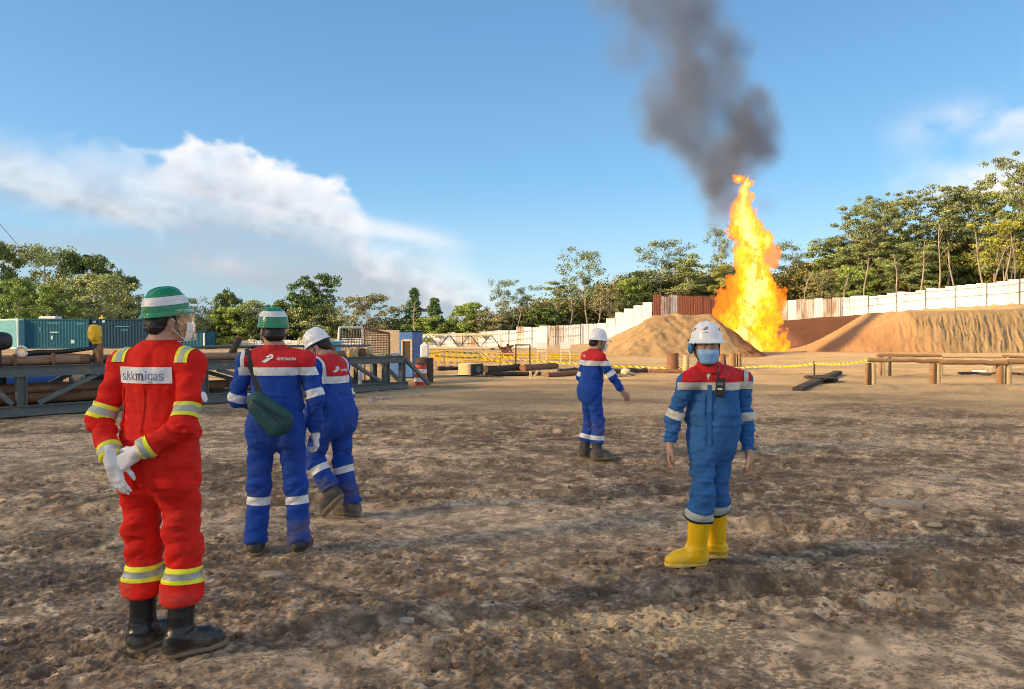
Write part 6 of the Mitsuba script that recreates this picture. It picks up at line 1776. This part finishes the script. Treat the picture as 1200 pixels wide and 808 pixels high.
for y0 in (0, 0.7):
    part(k, 'top_rail', beam((xa, Yt + y0, zt), (xb, Yt + y0, zt), 0.07, 0.08), 'yellow_paint')
    part(k, 'low_rail', beam((xa, Yt + y0, 0.18), (xb, Yt + y0, 0.18), 0.05, 0.05), 'yellow_paint')
    for t in (0, 0.2, 0.5, 0.75, 1): part(k, 'post', beam((xa + (xb - xa) * t, Yt + y0, -0.1), (xa + (xb - xa) * t, Yt + y0, zt), 0.06, 0.06, (0, 1, 0)), 'yellow_paint')
    for t0, t1 in ((0.5, 0.75), (0.75, 1.0), (0.0, 0.2)): part(k, 'brace', beam((xa + (xb - xa) * t0, Yt + y0, 0.18), (xa + (xb - xa) * t1, Yt + y0, zt), 0.045, 0.045), 'yellow_paint')

for (a_, b_, Yt, top_, n_, lab) in ((544, 588, 38.5, 414, 6, 'yellow pipe railing right of the trestle, behind the timber block'), (590, 632, 40.0, 415, 6, 'yellow pipe railing behind the dark goal shaped stand'), (640, 700, 41.0, 415.5, 8, 'yellow pipe railing behind the two cream boards')):
    k = thing('yellow_railing', lab, 'railing')
    xa, xb = col(a_, Yt), col(b_, Yt); zt = at(560, top_, Yt)[2]
    for f_ in (1.0, 0.55, 0.2): part(k, 'rail', tube([(xa, Yt, zt * f_), (xb, Yt, zt * f_ - 0.03)], 0.04, 7), 'yellow_paint', True)
    for i in range(n_): part(k, 'post', beam((xa + (xb - xa) * i / (n_ - 1), Yt + 0.06, -0.15), (xa + (xb - xa) * i / (n_ - 1), Yt + 0.06, zt + 0.03), 0.06, 0.06, (0, 1, 0)), 'yellow_paint')


def tape(label, pts, w=0.065):
    """Barrier tape: a sagging ribbon between the points, slightly twisted."""
    out, s = [], 0.0
    r = np.random.default_rng(len(pts) * 7 + int(abs(pts[0][0]) * 10))
    P = []
    for a, b in zip(pts[:-1], pts[1:]):
        a, b = np.array(a), np.array(b); L = np.linalg.norm(b - a); n = max(6, int(L / 0.25))
        t = np.linspace(0, 1, n)[:, None]
        q = a * (1 - t) + b * t; q[:, 2] -= (4 * t * (1 - t))[:, 0] * L * r.uniform(0.008, 0.03)
        P.append(q if not P else q[1:])
    P = np.vstack(P)
    s = np.concatenate([[0], np.cumsum(np.linalg.norm(np.diff(P, axis=0), axis=1))])
    tw = 0.9 * (meshkit.noise(np.stack([s * 0.7, s * 0, s * 0], 1), 3) - 0.5)
    o = np.stack([0 * tw, np.sin(tw), np.cos(tw)], 1) * w / 2
    v = np.stack([P - o, P + o], 1)
    m = grid_mesh(v[..., 0], v[..., 1], v[..., 2])
    m2 = m.copy(); m2.vertices = m2.vertices + [0, 0.004, 0]; m2.faces = m2.faces[:, ::-1]
    uv = np.stack([np.repeat(s / 0.30, 2), np.tile([0.0, 1.0], len(s))], 1)
    solid('barrier_tape', label, 'tape', cat(m, m2), 'barrier_tape', uv=np.vstack([uv, uv]))


def stake(x, y, Y, lab, bs='timber', rad=0.035):
    q = at(x, y, Y)
    solid('stake', lab, 'stake', tube([[q[0], q[1] + 0.06, -0.15], [q[0], q[1] + 0.06, q[2] + 0.06]], rad, 7), bs, 30)
tape('yellow and black barrier tape, upper strand, sagging behind the timber block', [at(484, 411, 30), at(520, 412, 34), at(562, 414, 35), at(600, 420, 35), at(645, 424, 35), at(700, 427, 34)])
tape('yellow and black barrier tape, lower strand, sagging behind the timber block', [at(510, 417, 34), at(562, 419, 34.8), at(600, 426, 34.8), at(645, 429, 34.8), at(700, 430, 33.8)], 0.07)
tape('barrier tape in front of the sand heap, left of the facing man', [at(700, 428, 33.5), at(745, 430, 33), at(788, 431, 32), at(850, 431, 31.5)], 0.075)
tape('long barrier tape from behind the facing man to the wooden rail', [at(850, 430.5, 31.5), at(895, 429, 30), at(955, 426, 27), at(1016, 422.5, 23.3)], 0.05)
for i, (x, y, Y, lab) in enumerate([(520, 411, 34, 'stake holding the tape at the yellow trestle'), (562, 413, 35, 'stake holding the tape above the timber block'), (586, 417, 35, 'stake holding the tape left of the dark frame'), (645, 424, 35, 'stake holding the tape between the two sign stands'), (700, 427, 33.8, 'stake holding the tape left of the walking man in the distance'), (955, 426, 27, 'thin stake holding the tape in the open ground right of the flame')]): stake(x, y, Y, lab, 'timber' if i < 5 else 'dark_timber', 0.03)

def ground_box(name, label, category, x, y, w, d_, h, yaw_, bs, sink=0.05, ch=0.015):
    X, Y = G(x, y)
    return solid(name, label, category, cbox((X, Y, gz(X, Y) + h / 2 - sink), (w, d_, h), ch, rot(yaw_)), bs), X, Y
k = thing('timber_block', 'big squared timber block, pale on its left, shade painted on its right with a pipe end', 'block')
X, Y = G(551, 439); Rm = rot(-42)
c = np.array([X, Y + 0.3, gz(X, Y) + 0.20])
part(k, 'block', cbox(c, (0.66, 0.66, 0.44), 0.02, Rm), 'pale_timber')
part(k, 'painted_shade', cbox(c + Rm @ np.array([0.337, 0, 0]), (0.02, 0.62, 0.40), 0.004, Rm), 'dark_timber')  # shade of the right face, put into colour as a dark slab
part(k, 'pipe_end', tube([c + Rm @ np.array([0.30, 0.0, 0]), c + Rm @ np.array([0.40, 0.0, 0])], 0.12, 16), 'rack_steel', 30)
for (xa_, ya_, xb_, yb_, rad, bs, lab) in [(569, 436, 612, 433, 0.15, 'dark_timber', 'dark log lying right of the timber block'), (612, 434, 652, 431, 0.15, 'rust', 'rust brown pipe lying below the dark frame'), (570, 440, 634, 439, 0.08, 'dark_timber', 'thin dark log in front of the thick dark one'),
                                           (640, 441, 698, 438, 0.10, 'rust', 'rusty pipe lying left of the distant walking man'), (655, 436, 690, 434, 0.09, 'dark_timber', 'short dark log behind the rusty pipe'), (706, 437, 758, 436, 0.12, 'dark_timber', 'dark log on the ground in front of the sand heap'), (712, 441, 742, 439.5, 0.07, 'pale_timber', 'pale stick beside the dark log in front of the sand heap'),
                                           (760, 436, 800, 436.5, 0.09, 'rust', 'brown log lying under the tape left of the facing man'), (513, 434, 536, 433, 0.09, 'dark_timber', 'short dark log left of the timber block'), (500, 439, 590, 441.5, 0.03, 'dark_timber', 'thin dark rod lying in front of the timber block')]:
    a, b = G(xa_, ya_), G(xb_, yb_)
    n = 7
    t = np.linspace(0, 1, n)[:, None]
    p = np.array([*a, gz(*a) + rad * 0.7]) * (1 - t) + np.array([*b, gz(*b) + rad * 0.7]) * t + np.random.default_rng(int(xa_)).normal(0, 0.02, (n, 3))
    solid('log' if bs != 'rust' else 'rusty_pipe', lab, 'log' if bs != 'rust' else 'pipe', tube(p, rad * np.linspace(1.05, 0.9, n), 10), bs, 40)
k = thing('goal_stand', 'dark goal shaped steel frame standing at the tape in the centre', 'frame')
xa, xb, Yf = col(604.5, 33.6), col(621, 33.6), 33.6; zt = at(612, 404.5, Yf)[2]
for x in (xa, xb): part(k, 'leg', beam((x, Yf, -0.1), (x, Yf, zt), 0.06, 0.06, (0, 1, 0)), 'black_paint')
part(k, 'crossbar', beam((xa - 0.03, Yf, zt), (xb + 0.03, Yf, zt), 0.06, 0.06), 'black_paint')
for i, (px, lab) in enumerate(((635, 'left'), (662.5, 'right'))):
    k = thing('sign_stand', f'cream board on two thin legs in the centre, the {lab} one of two', 'sign')
    Ys = 38.5; xc = col(px, Ys); zt = at(px, 401.5, Ys)[2]; w = 0.23
    for sx in (-1, 1): part(k, 'leg', beam((xc + sx * w, Ys, -0.1), (xc + sx * w * 0.92, Ys, zt), 0.045, 0.045, (0, 1, 0)), 'cream_paint')
    part(k, 'board', cbox((xc, Ys - 0.04, zt - 0.16), (w * 2 + 0.04, 0.03, 0.34), 0.005), 'white_paint')
    part(k, 'lower_board', cbox((xc, Ys - 0.04, zt - 0.43), (w * 2, 0.03, 0.09), 0.005), 'cream_paint')
    part(k, 'back_leg', beam((xc, Ys + 0.45, -0.1), (xc, Ys + 0.02, zt - 0.05), 0.04, 0.04, (0, 1, 0)), 'cream_paint')
k = thing('angle_bracket', 'small cream coloured forked bracket on the open ground in the centre', 'bracket')
X, Y = G(626, 443)
part(k, 'upright', beam((X - 0.10, Y, gz(X, Y) - 0.05), (X - 0.13, Y, gz(X, Y) + 0.26), 0.09, 0.09, (0, 1, 0), 0.01), 'pale_timber'); part(k, 'arm', beam((X - 0.05, Y, gz(X, Y) + 0.03), (X + 0.13, Y + 0.05, gz(X, Y) + 0.27), 0.08, 0.08, (0, 1, 0), 0.01), 'pale_timber'); part(k, 'base', cbox((X, Y, gz(X, Y) + 0.01), (0.34, 0.16, 0.08), 0.01), 'pale_timber')
k = thing('twisted_scrap', 'tangle of dark rusty bars standing at the right end of the boom', 'scrap')
for i, (x0, y0, x1, y1) in enumerate(((584, 405, 590, 414), (588, 412, 596, 404), (594, 404, 600, 414), (586, 408, 602, 405), (590, 414, 598, 407))):
    part(k, 'bar', tube([at(x0, y0, 45), at((x0 + x1) / 2 + 1, (y0 + y1) / 2 + 1, 45.2), at(x1, y1, 45.1)], 0.07, 7), 'rust', True)
part(k, 'footing', cbox((col(593, 45.2), 45.2, 0.12), (0.9, 0.4, 0.36), 0.04), 'rust')
for (px, yb_, h_, rad, bs, lab) in [(788, 434, 0.66, 0.25, 'rust', 'rusty stump of a casing at the tape left of the facing man'), (804, 433, 0.55, 0.13, 'pale_timber', 'pale short post just left of the facing man'), (847, 433, 0.60, 0.12, 'rust', 'brown short post just right of the facing man neck'), (858, 432, 0.62, 0.15, 'timber', 'pair of pale posts right of the facing man, the left one'), (866, 432, 0.66, 0.10, 'timber', 'pair of pale posts right of the facing man, the right one')]:
    X, Y = G(px, yb_)
    p = np.array([[X, Y, -0.15], [X + 0.01, Y, h_ * 0.5], [X, Y, h_]])
    solid('post_stump', lab, 'post', cat(tube(p, [rad, rad * 0.96, rad * 0.94], 12), ring_mesh((X, Y, h_), rad * 0.9, rad * 0.12, (0, 0, 1), 6)), bs, 40)
solid('cement_sack', 'small cream sack lying by the tape in front of the sand heap', 'sack', lumpy((*G(733, 438), 0.08), (0.17, 0.14, 0.10), 3, 0.4, 3), 'cream_paint', True)
a, b = G(935, 456.5), G(982, 438.5)
k = thing('charred_plank', 'dark charred plank lying slantwise on the ground right of the facing man', 'plank')
za, zb2 = gz(*a) + 0.04, gz(*b) + 0.07
part(k, 'board', beam((*a, za), (*b, zb2), 0.30, 0.13, UP, 0.03), 'dark_timber')
m_ = np.array([(a[0] * 0.5 + b[0] * 0.5), (a[1] * 0.5 + b[1] * 0.5), (za + zb2) / 2 + 0.05]); part(k, 'broken_edge', lumpy(m_, (0.35, 0.7, 0.08), 6, 1.1, 3), 'dark_timber', True)

# ---- wooden rail on the right: two rows of posts with logs on top
def post(px, Y, zt, rad, bs, key, lean=0.0):
    X = col(px, Y)
    part(key, 'post', tube([[X, Y, gz(X, Y) - 0.2], [X + lean * 0.5, Y, zt * 0.5], [X + lean, Y, zt]], [rad * 1.06, rad, rad * 0.95], 9), bs, 40)
def log(p, rad, bs, key):
    p = np.array(p, float)
    n = 9; t = np.linspace(0, 1, n)
    q = np.stack([np.interp(t, np.linspace(0, 1, len(p)), p[:, i]) for i in range(3)], 1) + np.random.default_rng(int(abs(p[0][0]) * 100)).normal(0, 0.008, (n, 3))
    part(key, 'rail_log', tube(q, rad * (1 + 0.05 * np.sin(t * 9)), 10), bs, 40)
Yf, Yk = 22.6, 27.2
k = thing('log_rail', 'front row of a low wooden rail of posts and logs at the right', 'rail')
for px, rad, bs, ln in ((1015.5, 0.055, 'timber', 0.02), (1019.5, 0.05, 'dark_timber', 0), (1024, 0.07, 'pale_timber', -0.02), (1093, 0.085, 'timber', 0), (1099.5, 0.075, 'pale_timber', 0), (1172, 0.10, 'timber', 0), (1182, 0.085, 'pale_timber', 0.0), (1262, 0.09, 'timber', 0)):
    post(px, Yf, at(px, 424.5, Yf)[2] - 0.03, rad, bs, k, ln)
z_ = at(1060, 422.5, Yf)[2]
log([[col(1017, Yf), Yf, z_], [col(1103, Yf), Yf, z_ - 0.02]], 0.060, 'timber', k)
log([[col(1101, Yf), Yf - 0.05, z_ - 0.05], [col(1178, Yf), Yf - 0.05, z_ - 0.07]], 0.075, 'timber', k)
log([[col(1177, Yf), Yf, z_ - 0.04], [col(1280, Yf), Yf, z_ - 0.06]], 0.075, 'timber', k)
k = thing('log_rail', 'back row of the low wooden rail, behind the front row, with leaning posts', 'rail')
for px, rad, bs, ln in ((1031, 0.06, 'timber', 0.06), (1036, 0.055, 'pale_timber', -0.08), (1043, 0.05, 'dark_timber', 0), (1103, 0.06, 'pale_timber', 0), (1181, 0.06, 'pale_timber', 0), (1255, 0.06, 'timber', 0)):
    post(px, Yk, at(px, 418, Yk)[2] - 0.02, rad, bs, k, ln)
z_ = at(1060, 416.5, Yk)[2]
log([[col(1027, Yk), Yk, z_], [col(1102, Yk), Yk, z_ - 0.01]], 0.060, 'timber', k)
log([[col(1102, Yk), Yk, z_ - 0.05], [col(1174, Yk), Yk, z_ - 0.06]], 0.050, 'pale_timber', k)
log([[col(1174, Yk), Yk, z_ - 0.05], [col(1280, Yk), Yk, z_ - 0.06]], 0.050, 'timber', k)
X, Y = G(1163, 437)
solid('concrete_lump', 'grey broken lump lying behind the wooden rail near the right edge', 'lump', lumpy((X, Y, 0.22), (0.17, 0.2, 0.26), 9, 0.9, 3), 'pale_stone', 40)
for (xa_, ya_, xb_, yb_, bs, lab) in ((1124, 438.5, 1146, 438, 'dark_timber', 'dark short plank lying behind the rail, left one'), (1146, 438.8, 1160, 440, 'dark_timber', 'dark short plank lying behind the rail, right one'), (1140, 436, 1158, 436.5, 'white_paint', 'pale strip lying behind the rail'), (1182, 438, 1210, 441, 'dark_timber', 'dark plank behind the rail at the right edge')):
    a, b = G(xa_, ya_), G(xb_, yb_)
    solid('plank', lab, 'plank', beam((*a, gz(*a) + 0.05), (*b, gz(*b) + 0.05), 0.14, 0.08, UP, 0.01), bs)
# rubble along the foot of the rack
r = np.random.default_rng(21)
t = r.random((90, 1))
rq = np.array(G(350, 476)) * (1 - t) + np.array(G(492, 462)) * t + r.normal(0, 0.28, (90, 2))
m = clod_mesh(rq, 0.03, 0.14, 0.55, 8)
solid('rubble', 'broken pale rubble strewn along the foot of the rack', 'rubble', m, 'pale_stone', 35, kind='stuff')
# wire in the sky at the left
solid('overhead_cable', 'thin dark cable coming down from the upper left into the trees', 'cable', tube([at(-120, 60, 40), at(-40, 205, 55), at(0, 263, 62), at(30, 298, 68), at(48, 312, 71)], 0.022, 5), 'black_paint', True)
